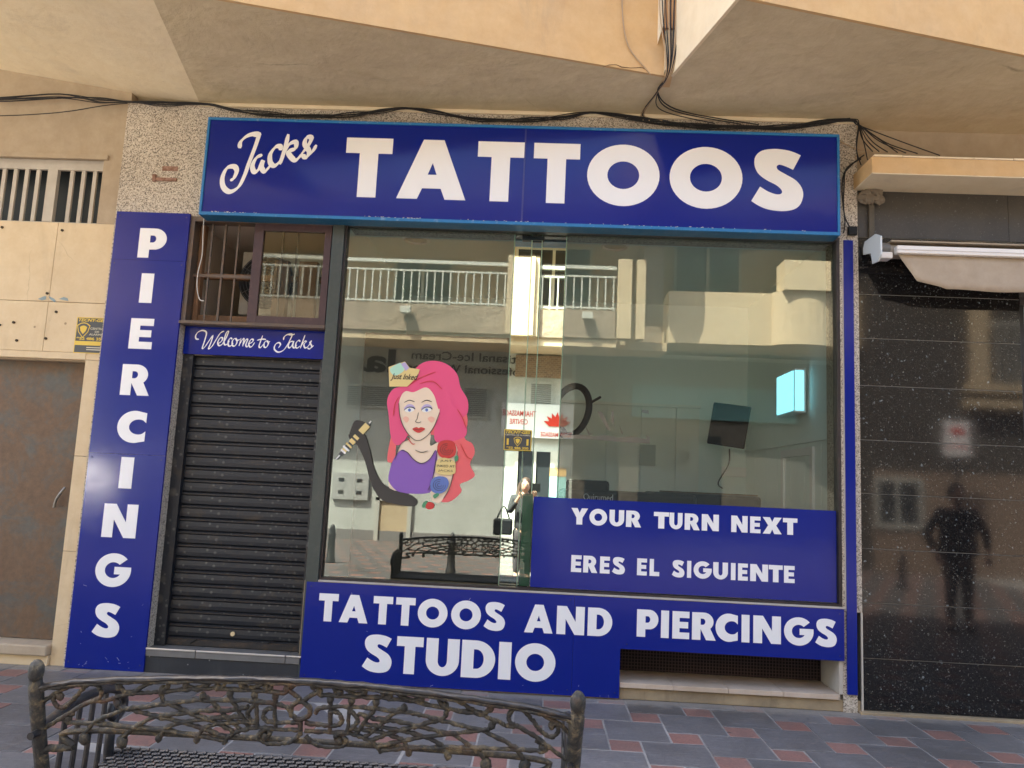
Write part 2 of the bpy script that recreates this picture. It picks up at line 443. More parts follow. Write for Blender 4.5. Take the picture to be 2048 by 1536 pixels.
M['interior'] = plaster('interior_paint', (.86, .94, .91), (.85, .93, .90), (.5, .55, .5), .1, bs=.05)
M['interior_panel'] = plaster('panel_paint', (.90, .92, .86), (.88, .90, .85), (.5, .5, .45), .1, bs=.05)
M['interior_floor'] = plaster('interior_floor', (.80, .76, .68), (.76, .72, .64), (.4, .38, .32), .2)
M['wood'] = plaster('counter_wood', (.20, .13, .07), (.12, .08, .05), (.05, .03, .02), .4)
M['oldwood'] = plaster('old_timber', (.30, .17, .09), (.20, .12, .07), (.07, .05, .04), .6)
M['ac_white'] = plaster('ac_casing', (.55, .52, .44), (.50, .47, .40), (.2, .18, .15), .4, rough=.5)

# ------------------------------------------------------------ pavement
PIT = 0.2
pav = MB().box(-40, 40, -60, .3, -.3, -.0035).build('pavement', M['grout'], None, 'structure')
def tile_mesh(s, h=.02, g=.005):
    a = g/2; b = s-g/2; e = .003
    return MB().prism([(a, a, -h), (b, a, -h), (b, b, -h), (a, b, -h)], (0, 0, h-e)).v, None
def tile(sz, m, nm):
    g = .006; e = .002; b = MB()
    lo = [(g, g, -.02), (sz-g, g, -.02), (sz-g, sz-g, -.02), (g, sz-g, -.02)]
    mid = [(x, y, -e) for x, y, _ in lo]; k = g+e
    top = [(k, k, 0), (sz-k, k, 0), (sz-k, sz-k, 0), (k, sz-k, 0)]
    b.v = [Vector(p) for p in lo+mid+top]
    for r in (0, 4):
        for i in range(4):
            j = (i+1) % 4; b.f.append((r+i, r+j, r+4+j, r+4+i))
    b.f.append((8, 9, 10, 11)); b.f.append((3, 2, 1, 0))
    me = b.mesh(nm); me.materials.append(m); return me
me_s = tile(.4, M['slate'], 'slate'); me_r = tile(.2, M['red'], 'red')
far = [MB(), MB()]
for i in range(-80, 81):
    for j in range(-80, 81):
        x = .89+.4*i-.2*j; y = -.92+.2*i+.4*j
        for big in (0, 1):
            X, Y, S = (x+.2, y-.2, .4) if big else (x, y, .2)
            if Y > -.004 or Y < -16 or abs(X) > 9: continue
            Ym = min(Y, -0.0)
            near = Y > -3.7 and (-5.1 < X < 4.6) and abs(X+.3) < (Y+5.96)*.72+.4
            if near:
                o = bpy.data.objects.new('slate_tile' if big else 'red_tile', me_s if big else me_r)
                C.objects.link(o); o.parent = pav; o.location = (X, Y, random.uniform(-.002, .002))
                o.rotation_euler = (random.uniform(-.005, .005), random.uniform(-.005, .005), 0)
            else:
                g = .0045; far[1-big].box(X+g, X+S-g, Y+g, Y+S-g, -.02, random.uniform(-.001, .001))
far[0].build('slate_tiling', M['slate'], pav, 'stuff'); far[1].build('red_tiling', M['red'], pav, 'stuff')

# ------------------------------------------------------------ shop building
B = thing('shop_building', 'tall building with speckled granite shopfront under folded ochre balconies', 'building')
G = M['granite']
MB().box(-3.565, 2.43, 0, .35, 3.59, 4.57).box(-3.565, -2.93, 0.001, .30, 0, 3.59).build('granite_cladding', G, B)
box('granite_cladding', G, 2.392, 2.432, .0, .30, .715, 3.59, B)
box('granite_cladding', G, 2.29, 2.392, .002, .30, .0, 3.59, B)
# wall under the window with a niche
MB().box(-1.76, .652, .0, .35, 0, .74).box(.652, 2.29, .0, .08, .37, .74).build('stall_riser', M['concrete'], B)
nb = thing  # alias
box('niche_base', M['concrete'], .652, 2.42, .012, .42, 0, .085, B, bevel=.006)
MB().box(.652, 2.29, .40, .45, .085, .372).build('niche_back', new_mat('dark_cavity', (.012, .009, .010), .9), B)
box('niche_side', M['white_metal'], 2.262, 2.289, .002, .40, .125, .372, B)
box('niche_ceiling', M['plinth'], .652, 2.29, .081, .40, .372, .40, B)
for k in range(5):
    x0 = .655+k*.4
    x1 = min(x0+.397, 2.262)
    if x1 > x0: box('niche_tile', M['beige_tile'], x0, x1, -.012, .40, .088, .122+.0004*k, B, bevel=.002)
gm = MB()
for k in range(66): gm.box(.66+k*.0245, .66+k*.0245+.006, .37, .376, .13, .37)
for k in range(10): gm.box(.655, 2.26, .377, .383, .135+k*.0245, .141+k*.0245)
gm.build('ventilation_grille', new_mat('dark_brown_mesh', (.06, .035, .035), .6), B, 'stuff')
# doorstep
st = box('doorstep', M['plinth'], -2.945, -1.735, -.004, .6, 0, .118, B)
for x0, x1 in ((-2.945, -2.55), (-2.545, -1.86), (-1.855, -1.735)):
    box('tile', M['grey_tile'], x0, x1, -.012, .22, .121, .176, st, bevel=.002)
    box('nosing', M['steel'], x0+.001, x1-.001, -.017, -.001, .169, .182, st, bevel=.003)
# shutter
sh = MB().box(-2.93, -2.845, .10, .22, .178, 2.46).box(-1.80, -1.76, .10, .22, .178, 2.46).build('roller_shutter', M['shutter'], B)
sh_name = sh
n = 22; z0 = .225; hh = (2.46-z0)/n
prof = []
def slat_mesh():
    b = MB(); H = hh
    pr = [(0, .0), (-.006, .004), (-.006, .010), (.002, .016), (-.010, .028), (-.013, H*.55), (-.010, H-.012), (.001, H-.004), (.001, H)]
    for i, (y, z) in enumerate(pr):
        b.v += [Vector((0, y, z)), Vector((1.045, y, z))]
    for i in range(len(pr)-1): b.f.append((2*i, 2*i+1, 2*i+3, 2*i+2))
    me = b.mesh('slat'); me.materials.append(M['shutter']); return me
sm = slat_mesh()
for k in range(n):
    o = ob('slat', sm, None, sh); o.location = (-2.845, .152+random.uniform(-.001, .001), z0+k*hh)
box('bottom_rail', M['shutter_edge'], -2.845, -1.80, .135, .165, .180, .222, sh, bevel=.003)
mb = MB()
for k in range(n+1): mb.box(-2.843, -1.802, .1395, .1445, z0+k*hh-.002, z0+k*hh+.0035)
mb.build('slat_edges', M['shutter_edge'], sh, 'stuff')
lk = at(465, 1268, .13); MB().tube([(lk.x, .150, lk.z), (lk.x, .128, lk.z)], .017, 16).build('lock', new_mat('brass_lock', (.75, .62, .38), .35, .6), sh)
for px in (385, 540):
    p = at(px, 1284, .13); MB().tube([(p.x-.02, .135, p.z-.015), (p.x+.03, .128, p.z+.02)], .005, 6).build('latch', M['plastic_black'], sh)
# corner of the closet behind shutter
box('inner_wall', M['tan_wall'], -3.0, -1.7, .8, .85, 0, 2.7, B)
# post
box('window_post', M['post'], -1.752, -1.655, -.012, .10, .0, 3.575, B, bevel=.004)
box('window_post', M['dark_frame'], -1.655, -1.640, .012, .10, .74, 3.57, B)
# main window frame
fr = MB().box(-1.64, 2.29, .012, .09, .712, .765).box(-1.64, 2.29, .002, .10, 3.565, 3.60).box(2.268, 2.305, .008, .10, .722, 3.575).build('window_frame', M['dark_frame'], B)
box('sill_trim', M['white_metal'], -1.752, 2.312, -.008, .012, .742-.006, .748, B)
box('sealant', M['white_metal'], 2.306, 2.314, -.006, .012, .72, 3.56, B)
g1 = box('glass_pane', M['glass'], -1.64, -.285, .050, .058, .765, 3.565, B)
g2 = box('glass_pane', M['glass'], .147, 2.268, .050, .058, .765, 3.565, B)
g3 = box('glass_pane', glass('clear_door_glass', (.95, .98, .96), .04, .8), -.285, .147, .050, .058, .765, 3.565, B)
# mirror clad column just inside
mc = thing('mirror_column', 'tall narrow mirrored column standing behind the shop window', 'column', (-.07, .15, 0))
def loc(o, root): o.location = -root.location; return o
loc(box('mirror_panel', M['mirror'], -.280, -.141, .120, .128, .20, 3.56, mc), mc)
loc(box('mirror_panel', M['mirror'], -.056, .140, .120, .128, .20, 3.56, mc), mc)
loc(box('mirror_panel', M['mirror'], -.139, -.058, .128, .136, .20, 3.56, mc), mc)
for x in (-.281, -.140, -.057, .141):
    loc(box('glass_edge', M['glass_edge'], x-.0035, x+.0035, .100, .119, .20, 3.56, mc), mc)
loc(box('core', M['interior'], -.27, .13, .137, .40, .20, 3.56, mc), mc)
loc(box('bracket', M['plastic_black'], -.22, -.04, .09, .118, 3.515, 3.55, mc, bevel=.004), mc)
loc(box('green_strip', new_mat('green_edge_paint', (.02, .13, .075), .3), -.125, -.045, .085, .099, .77, 1.47, mc), mc)

# transom over the shutter
tz0, tz1 = 2.725, 3.57
tf = MB().box(-2.93, -2.895, .0, .10, tz0, tz1+.02).box(-2.93, -1.752, -.004, .10, tz0-.035, tz0).box(-2.895, -1.752, .0, .10, tz1-.02, tz1+.02).build('transom_frame', M['bronze'], B)
box('lower_rail', M['bronze'], -2.935, -1.752, -.025, .0, tz0-.03, tz0-.008, tf, bevel=.003)
sx0, sx1 = -2.40, -1.765
sa = MB().box(sx0, sx0+.075, .012, .055, tz0, tz1-.02).box(sx1-.055, sx1, .012, .055, tz0, tz1-.02).box(sx0+.075, sx1-.055, .014, .053, tz0, tz0+.06).box(sx0+.075, sx1-.055, .014, .053, tz1-.075, tz1-.02).build('window_sash', M['maroon'], B)
box('glass_pane', M['old_glass'], sx0+.075, sx1-.055, .030, .034, tz0+.06, tz1-.075, B)
for px0, px1 in ((500, 478), (537-110, 410), (462, 447)): pass
for x in (-2.775, -2.665, -2.555, -2.18, -2.06):
    box('security_bar', M['bronze'], x-.0065, x+.0065, .068, .081, tz0, tz1-.02, B)
box('security_bar', M['bronze'], -2.895, sx0, .060, .067, 3.10, 3.125, B)
box('security_bar', M['bronze'], -2.665-.016, -2.665+.0, .082, .105, tz0, tz1-.02, B)
# closet behind the transom
MB().box(-2.93, -1.70, .105, .11, 2.50, 2.722).box(-2.935, -2.93, .10, 1.4, 2.7, 3.6).box(-1.70, -1.69, .10, 1.4, 2.5, 3.6).box(-2.93, -1.70, 1.4, 1.42, 2.7, 3.6).box(-2.93, -1.70, .11, 1.4, 3.58, 3.60).box(-2.93, -1.70, .11, 1.4, 2.70, 2.722).build('closet_wall', new_mat('closet_paint', (.62, .55, .46), .8), B)
box('timber', M['oldwood'], -2.90, -2.86, .12, .18, 2.73, 3.56, B)
box('timber', M['oldwood'], -2.90, -1.72, .22, .27, 3.13, 3.175, B)
box('timber', M['oldwood'], -2.90, -1.72, .14, .24, 2.73, 2.80, B)
box('timber', M['oldwood'], -2.25, -2.14, .12, .2, 2.73, 3.28, B)
box('timber', M['oldwood'], -2.05, -1.90, .13, .20, 2.73, 3.28, B)
ac = thing('air_conditioner', 'old air conditioner with round fan grille behind the window bars', 'air conditioner', (-2.3, .6, 2.80))
loc(box('casing', M['ac_white'], -2.66, -1.95, .45, .75, 2.88, 3.44, ac, bevel=.012), ac)
loc(MB().tube([(-2.42, .449, 3.17), (-2.42, .40, 3.17)], .235, 32).build('fan_housing', M['plastic_black'], ac), ac)
gr = MB()
for k in range(1, 9):
    r = .028*k; gr.tube([(-2.42+r*math.cos(a*math.pi/16), .394, 3.17+r*math.sin(a*math.pi/16)) for a in range(33)], .0022, 4, closed=True)
for k in range(12):
    a = k*math.pi/6; gr.tube([(-2.42, .392, 3.17), (-2.42+.235*math.cos(a), .392, 3.17+.235*math.sin(a))], .0025, 4)
loc(gr.build('fan_grille', new_mat('grille_grey', (.25, .25, .25), .4, .5), ac), ac)

# interior
I = M['interior']
MB().box(-1.69, 2.40, 3.0, 3.05, 0, 3.75).build('back_wall', I, B)
DK = new_mat('dark_backing', (.045, .047, .043), .8)  # dark colour stands in for the dim interior behind the left pane
box('added_partition', DK, -1.655, -.30, .95, 1.0, .2, 2.86, B)  # dark sheet added so the left pane shows mostly reflections
box('added_partition', I, -1.655, -.30, 1.001, 1.02, .2, 2.86, B)  # pale back face added to bounce daylight into the room
box('added_dark_floor', DK, -1.655, -.30, .14, .95, .2, .23, B)  # dark floor added to keep the left interior dim
MB().box(2.37, 2.40, .10, 3.0, 0, 3.75).build('side_wall', I, B)
MB().box(-1.69, -1.66, .10, 3.0, 0, 3.75).build('side_wall', I, B)
MB().box(-1.69, 2.40, .10, 3.0, 3.72, 3.76).build('interior_ceiling', I, B)
MB().box(-1.69, 2.40, .46, 3.0, .15, .20).build('interior_floor', M['interior_floor'], B)
x = -1.65
while x < 1.80:
    x1 = min(x+.40, 1.82); box('wall_panel', M['interior_panel'], x+.003, x1-.003, 2.975, 2.998, .2, 2.50, B); x += .40
box('dado_rail', M['interior_panel'], -1.65, 1.83, 2.955, 2.999, 2.503, 2.535, B)
y = .2
while y < 2.9:
    box('wall_panel', I, 2.352, 2.369, y+.004, min(y+.396, 2.97), .2, 2.02, B); y += .40
box('dado_rail', I, 2.335, 2.369, .15, 2.97, 2.022, 2.05, B)
dfm = MB().box(2.330, 2.351, 1.55, 1.62, .2, 1.98).box(2.330, 2.351, .75, .82, .2, 1.98).box(2.330, 2.351, .82, 1.55, 1.91, 1.98).build('door_frame', M['white_vinyl'], B)

# balconies and soffits (one folded underside, zigzag front)
ZS = 4.57
zig = [(-2.62, -1.522), (0.80, -.60), (.852, -.606), (1.105, -1.54), (4.9, -.50), (5.15, -1.45), (8.5, -.53), (8.5, .35), (-2.98, .35), (-2.955, -.02)]
MB().prism([(a, b, ZS) for a, b in zig], (0, 0, .16)).build('soffit', M['soffit'], B)
lf = MB()
a0, a1 = Vector((-2.955, .0, ZS)), Vector((-2.62, -1.522, ZS)); a2 = Vector((-3.6, -3.3, ZS+.02))
lf.face([(-2.955, -.0, ZS), (-2.958, .35, ZS+.004), (-7.5, .35, 5.26), (-7.5, 0, 5.26), (-7.5, -2.3, 5.26), (-2.44, -2.3, ZS+.004), (-2.62, -1.522, ZS+.004)])
lf.build('folded_soffit', M['cream'], B)  # paler colour stands in for the brighter light on this tilted fold
FZ = [0]
def fascia(p, q, m, z0=ZS-.002, z1=6.0, t=.012, name='balcony_front'):
    p, q = Vector((p[0], p[1], 0)), Vector((q[0], q[1], 0)); d = (q-p).normalized(); nn = Vector((d.y, -d.x, 0))
    pts = [p+nn*.012, q+nn*.012, q-nn*t, p-nn*t]; FZ[0] += 1; z0 -= .0008*FZ[0]; z1 += .002*FZ[0]
    return MB().prism([(v.x, v.y, z0) for v in pts], (0, 0, z1-z0)).build(name, m, B)
fascia(zig[0], zig[1], M['ochre']); fascia(zig[2], zig[3], M['cream']); fascia(zig[3], zig[4], M['ochre']); fascia(zig[4], zig[5], M['cream'])  # left-facing fronts paler than ochre, difference in light put into the colours
fascia(zig[5], zig[6], M['ochre'])
MB().prism([(.80, -.612, ZS-.003), (.852, -.618, ZS-.003), (.86, -.45, ZS-.003), (.78, -.45, ZS-.003)], (0, 0, 1.43)).build('corner_strip', M['ochre'], B)
MB().prism([(.735, -.66, 4.80), (.775, -.66, 4.95), (.775, -.66, 6), (.735, -.66, 6)], (0, .03, 0)).build('corner_strip', M['cream'], B)
MB().box(.778, .900, -.685, -.62, 4.90, 6).build('downpipe', M['ochre_dark'], B)
MB().box(.79, .86, -.665, -.61, 4.585, 4.898).build('corner_block', M['soffit'], B)
# lip between soffit and granite
box('plaster_lip', M['cream'], -2.95, 2.43, -.022, .0, ZS-.035, ZS-.002, B, bevel=.004)
# upper floors
MB().box(-12, 12, .35, 8, ZS+.17, 12.2).build('upper_wall', M['ochre'], B)
MB().box(-12, -3.6, 4, 8, 0, ZS+.17).box(2.5, 12, 4, 8, 0, ZS+.17).box(-3.6, 2.5, 4, 8, 0, ZS+.17).build('rear_wall', M['tan_wall'], B)
for zz in (7.6,):
    MB().prism([(a, b, zz) for a, b in [(-9, -1.3)]+zig[:7]+[(8.5, .34), (-9, .34)]], (0, 0, .9)).build('balcony', M['ochre'], B)

# ------------------------------------------------------------ left neighbour
LB = thing('neighbour_building', 'cream panelled building with barred window left of the piercings sign', 'building')
PN = M['panel']
xs = [-8.05, -7.48, -6.91, -6.34, -5.77, -5.20, -4.625, -4.055, -3.566]
for a, b in zip(xs[:-1], xs[1:]):
    o = box('panel', PN, a+.0015, b-.0015, .028+random.uniform(0, .003), .06, 2.842, 3.508, LB, bevel=.002)
    o = box('panel', PN, a+.0015, b-.0015, .028+random.uniform(0, .003), .06, 2.43, 2.838, LB, bevel=.002)
box('lintel', PN, -8.05, -3.69, .024, .06, 2.372, 2.427, LB, bevel=.003)
for a, b in ((.0, .86), (.863, 1.60), (1.603, 2.371)):
    box('panel', PN, -3.69, -3.566, .030, .20, a, b, LB, bevel=.002)
box('panel', PN, -3.69, -3.566, .030, .06, 2.374, 2.427, LB)
box('backing_wall', M['tan_wall'], -8.05, -3.566, .062, .14, 2.36, 3.50, LB)
MB().box(-8.05, -3.567, .04, .14, 4.075, 5.4).box(-3.74, -3.567, .04, .14, 3.512, 4.075).box(-8.05, -6.3, .04, .14, 3.512, 4.075).build('plaster_wall', M['tan_wall'], LB)
box('window_head', M['tan_wall'], -6.3, -3.70, .015, .04, 4.06, 4.10, LB)
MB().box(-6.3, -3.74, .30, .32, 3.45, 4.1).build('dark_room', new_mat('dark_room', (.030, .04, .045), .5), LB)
wb = MB().box(-6.3, -3.74, .085, .115, 3.985, 4.072).box(-6.3, -3.74, .085, .115, 3.512, 3.53).box(-4.235, -4.150, .080, .120, 3.53, 3.985).build('window_grille', M['white_metal'], LB)
k = 0
for i in range(26):
    x = -3.835-i*.098
    if -4.27 < x < -4.11: continue
    b_ = box('bar', M['white_metal'], x-.017, x+.017, .09, .112, 3.53, 3.985, wb, bevel=.003)
md = box('metal_door', M['rust_door'], -6.0, -3.695, .17, .20, .16, 2.372, LB)
box('door_frame', M['rust_door'], -3.715, -3.694, .145, .17, .16, 2.372, md)
hd = [at(108, 1015, .14), at(112, 1000, .13), at(122, 985, .12), at(130, 975, .14)]
MB().tube(cat_rom([(p.x, p.y, p.z) for p in hd], 4), .011, 8).build('door_handle', new_mat('dull_steel', (.25, .24, .22), .4, .8), md)
box('threshold', M['tan_wall'], -6.1, -3.694, -.03, .3, .075, .155, LB, bevel=.012)
box('plinth', PN, -6.1, -3.692, .0, .3, 0, .075, LB, bevel=.004)
mbs = MB()
for px, py in ((5, 455), (125, 461), (95, 587), (113, 624), (34, 681), (92, 677), (0, 650), (28, 645)):
    p = at(px, py, .03); mbs.tube([(p.x, .034, p.z), (p.x, .020, p.z)], .011, 8)
mbs.build('fixing_hole', new_mat('hole_dark', (.05, .035, .02), .9), LB, 'stuff')
tp = M['old_blue'] = new_mat('faded_blue_paint', (.25, .33, .34), .8)
for pts in ([(76, 598), (90, 592), (93, 593), (92, 599), (84, 601)], [(97, 592), (108, 597), (112, 601), (110, 605), (101, 599)], [(118, 598), (128, 594), (136, 597), (137, 602), (126, 600)]):
    MB().prism([(lambda p: (p.x, .0275, p.z))(at(a, b, .03)) for a, b in pts][::-1], (0, .0006, 0)).build('paint_remnant', tp, LB)
# old bracket on the granite
br = thing('wall_bracket', 'rusty bracket remains on the granite above the piercings sign', 'bracket', (-3.2, 0, 3.9))
ru = metal_rust('rusty_pink', (.40, .24, .18), (.25, .13, .08), .6, .8, 20)
def pbox(name, m, px0, py0, px1, py1, Y0, Y1, par=None, bevel=0):
    a = at(px0, py0, Y0); b = at(px1, py1, Y0)
    o = box(name, m, min(a.x, b.x), max(a.x, b.x), Y0, Y1, min(a.z, b.z), max(a.z, b.z), par, bevel=bevel)
    if par is not None: o.location = -par.location
    return o
pbox('plate', ru, 325, 332, 355, 342, -.004, -.0005, br); pbox('rail', ru, 306, 354, 352, 362, -.016, -.0005, br, .003)
pbox('rail_hook', ru, 305, 348, 310, 362, -.02, -.0006, br)

# ------------------------------------------------------------ right neighbour
RB = thing('granite_shop_building', 'black polished granite shopfront with ochre ledge right of the tattoo shop', 'building')
zj = [0.02, .39, .79, 1.185, 1.595, 2.0, 2.42, 2.79, 3.14, 3.60]
for i in range(len(zj)-1):
    box('granite_slab', M['black_granite'], 2.436, 3.66, .006+random.uniform(0, .002), .04, zj[i]+.0022, zj[i+1]-.0022, RB, bevel=.0012)
box('granite_slab', M['dusty_granite'], 2.436, 3.60, .006, .04, 3.602, 3.99, RB, bevel=.0012)
box('granite_slab', M['dusty_granite'], 3.603, 4.6, .007, .04, 3.602, 3.99, RB, bevel=.0012)
box('granite_slab', M['dusty_granite'], 3.663, 4.6, .007, .04, 3.16, 3.598, RB, bevel=.0012)
box('mortar', new_mat('mortar_line', (.22, .22, .2), .8), 2.434, 3.662, .012, .30, 0, 3.985, RB)
box('edge_strip', M['white_metal'], 2.421, 2.433, -.004, .012, .0, .714, RB)
box('floor_joint', M['concrete'], 2.40, 5.5, -.035, .02, -.004, .018, RB, bevel=.004)
box('ledge', M['ochre'], 2.402, 8.0, -.34, .04, 3.989, 4.115, RB, bevel=.004)
box('ledge_soffit', M['cream'], 2.404, 8.0, -.338, .005, 3.982, 3.9885, RB)
mbl = MB(); x = 2.42
while x < 5:
    w_ = random.uniform(.10, .3); mbl.box(x, x+w_-.006, -.345, -.27, 4.116, 4.127+random.uniform(-.004, .006)); x += w_
mbl.build('broken_render_edge', M['cream'], RB, 'stuff')
box('recessed_wall', M['tan_wall'], 2.433, 8.0, .16, .34, 4.0, 4.569, RB)
box('conduit', metal_rust('grey_conduit', (.10, .085, .06), (.13, .10, .07), .5, .6), 2.512, 2.555, -.02, .005, 3.58, 3.93, RB, bevel=.004)
rg = MB(); random.seed(3)
for i in range(9):
    rg.ball((2.535+random.uniform(-.06, .07), -.03+random.uniform(-.02, .01), 3.925+random.uniform(-.05, .045)), .045, random.uniform(.7, 1.5), .6, random.uniform(.5, 1.1), 7, 5, .35)
rg.build('plaster_lump', plaster('cement_lump', (.24, .20, .15), (.18, .15, .11), (.08, .06, .04), .5), RB, smooth=False)
# shop door right of the slabs
sd = box('shop_window_frame', new_mat('dark_alu', (.02, .02, .022), .4, .3), 3.663, 3.70, .02, .06, .02, 3.16, RB)
box('glass_pane', M['glass'], 3.70, 5.4, .035, .042, .02, 3.10, RB)
box('window_head', M['dark_frame'], 3.663, 5.4, .0, .06, 3.10, 3.158, RB)
MB().box(3.68, 6, 2.2, 2.25, 0, 3.2).box(3.66, 3.69, .07, 2.2, 0, 3.2).box(3.66, 6, .07, 2.2, 3.17, 3.2).build('inner_room', I, RB)
pc = [((.75, .75, .70), 2.55, 3.08), ((.60, .36, .15), 2.25, 2.52), ((.70, .72, .70), 1.95, 2.22), ((.25, .40, .45), 1.62, 1.90), ((.55, .08, .06), 1.25, 1.58), ((.75, .65, .5), .85, 1.2)]
for i, (c_, a, b) in enumerate(pc):
    tag(box('poster', new_mat('poster_print_%s' % 'abcdef'[i], c_, .4), 3.715, 4.6, .0315, .0335, a, b), ['pale poster at top of the far right shop window', 'ochre poster second from top in the far right window', 'light grey poster in the middle of the far right window', 'blue grey poster in the lower half of the far right window', 'red poster near person height in the far right window', 'beige poster lowest in the far right window'][i], 'poster', 'posters in the far right shop window')
# awning
AW = thing('folded_awning', 'rolled up awning with white bar and beige fabric on the black granite', 'awning', (3.5, -.2, 3.4))
wm = new_mat('awning_white', (.78, .76, .72), .4)
def A(o): o.location = -AW.location; return o
A(box('front_bar', wm, 2.60, 6.0, -.30, -.235, 3.385, 3.445, AW, bevel=.008))
A(box('groove_shade_strip', new_mat('bar_shadow', (.55, .53, .5), .5), 2.60, 6.0, -.304, -.299, 3.409, 3.414, AW))  # raised darker strip paints the shade of a groove on the bar
A(MB().tube([(2.585, -.12, 3.45), (6, -.12, 3.45)], .055, 20).build('roller_tube', plaster('awning_roll', (.42, .36, .28), (.36, .30, .24), (.2, .17, .12), .3), AW))
A(box('top_cover', plaster('awning_cover', (.40, .33, .24), (.36, .30, .22), (.2, .15, .1), .3), 2.60, 6, -.20, -.02, 3.505, 3.517, AW))
ep = [(-.33, 3.36), (-.33, 3.50), (-.24, 3.545), (-.05, 3.545), (-.02, 3.50), (-.02, 3.45), (-.16, 3.42), (-.18, 3.33), (-.28, 3.32)]
A(MB().prism([(2.462, y, z) for y, z in ep], (.012, 0, 0)).build('end_plate', new_mat('end_plate_white', (.62, .68, .70), .35), AW))
A(MB().tube([(2.475, -.14, 3.46), (2.60, -.14, 3.46)], .05, 14).build('gear_box', new_mat('gear_grey', (.18, .17, .15), .5), AW))
A(box('arm_joint', wm, 2.475, 2.585, -.26, -.16, 3.355, 3.405, AW, bevel=.01))
fb = MB(); nx, nz = 60, 5
for i in range(nx+1):
    for j in range(nz+1):
        t = j/nz; xa = 2.615+t*.13*(1 if i < 2 else 1)
        x = xa+(6-xa)*i/nx; zb = 3.16+.004*math.sin(x*9)-(0.02 if i > 3 else -.012*(3-i))-.006*x
        z = 3.392*(1-t)+zb*t; yy = -.262-.006*math.sin(x*14+t*2)*t-.02*t
        fb.v.append(Vector((x, yy, z)))
for i in range(nx):
    for j in range(nz):
        a = i*(nz+1)+j; fb.f.append((a, a+1, a+nz+2, a+nz+1))
fo = fb.build('valance', plaster('awning_fabric', (.46, .38, .28), (.40, .33, .25), (.25, .19, .12), .3, bs=.1), AW, smooth=True); A(fo)
sd_ = fo.modifiers.new('s', 'SOLIDIFY'); sd_.thickness = .003

# ------------------------------------------------------------ lettering shapes
def el(cx, cy, rx, ry, a0, a1, n=24):
    return [(cx+rx*math.cos(R(a0+(a1-a0)*i/n)), cy+ry*math.sin(R(a0+(a1-a0)*i/n))) for i in range(n+1)]
S_img = [[(742, 912), (697, 998)], [(697, 998), (650, 978), (615, 970), (600, 984), (612, 1004), (660, 1030), (715, 1062), (748, 1105), (755, 1150), (738, 1200), (700, 1230), (630, 1242), (550, 1234), (495, 1214), (452, 1188)], [(452, 1188), (503, 1103)], [(503, 1103), (550, 1130), (598, 1145), (628, 1140), (630, 1120), (600, 1092), (540, 1062), (492, 1025), (470, 975), (476, 925), (515, 890), (590, 878), (660, 884), (705, 896), (742, 912)]]
Sc = []
for seg in S_img:
    q = [((x-452)/303, (1242-y)/364, 0) for x, y in seg]
    q = q if len(q) == 2 else cat_rom(q, 5)
    Sc += [(p[0], p[1]) for p in q[:-1]]
GL = {
 'T': [[(0, .74), (0, 1), (1, 1), (1, .74), (.70, .74), (.70, 0), (.30, 0), (.30, .74)]],
 'I': [[(0, 0), (0, 1), (1, 1), (1, 0)]],
 'E': [[(0, 0), (0, 1), (1, 1), (1, .765), (.42, .765), (.42, .62), (.93, .62), (.93, .39), (.42, .39), (.42, .235), (1, .235), (1, 0)]],
 'L': [[(0, 0), (0, 1), (.43, 1), (.43, .25), (1, .25), (1, 0)]],
 'P': [[(0, 0), (0, 1), (.5, 1)]+el(.56, .64, .44, .36, 80, -80)+[(.40, .28), (.40, 0)], [(.40, .52), (.40, .76)]+el(.50, .64, .12, .12, 90, -90, 10)],
 'R': [[(0, 0), (0, 1), (.46, 1)]+el(.50, .67, .40, .33, 85, -48)+[(1, 0), (.60, 0), (.36, .40), (.36, 0)], [(.36, .55), (.36, .78)]+el(.44, .665, .12, .115, 90, -90, 10)],
 'A': [[(0, 0), (.35, 1), (.65, 1), (1, 0), (.70, 0), (.635, .18), (.365, .18), (.30, 0)], [(.435, .41), (.565, .41), (.5, .61)]],
 'O': [el(.5, .5, .5, .5, 0, 352, 44), el(.5, .5, .22, .225, 0, 350, 35)],
 'C': [[(1, .94)]+el(.60, .5, .60, .5, 72, 288, 34)+[(1, .06), (1, .37)]+el(.74, .5, .33, .235, -62, -298, 22)+[(1, .63)]],
 'G': [el(.5, .5, .5, .5, 42, 360, 44)+[(.995, .60), (.53, .60), (.53, .38), (.70, .38)]+el(.5, .5, .235, .235, -40, -315, 24)],
 'S': [Sc],
 'N': [[(0, 0), (0, 1), (.35, 1), (.68, .46), (.68, 1), (1, 1), (1, 0), (.65, 0), (.32, .54), (.32, 0)]],
 'U': [[(0, 1), (.36, 1), (.36, .42)]+el(.5, .40, .14, .17, 180, 360, 14)+[(.64, 1), (1, 1), (1, .42)]+el(.5, .42, .5, .42, 0, -180, 28)],
 'D': [[(0, 0), (0, 1), (.42, 1)]+el(.42, .5, .58, .5, 88, -88, 28), [(.36, .24), (.36, .76), (.44, .76)]+el(.44, .5, .22, .26, 88, -88, 16)],
 'Y': [[(0, 1), (.37, 1), (.5, .72), (.63, 1), (1, 1), (.68, .42), (.68, 0), (.32, 0), (.32, .42)]],
 'X': [[(0, 1), (.38, 1), (.5, .72), (.62, 1), (1, 1), (.71, .51), (1, 0), (.61, 0), (.5, .27), (.39, 0), (0, 0), (.29, .51)]],
}
GM = {}
def glyph(ch):
    if ch not in GM:
        GM[ch] = curve_mesh(GL[ch], .0011); GM[ch].materials.append(M['white_vinyl'])
    return GM[ch]
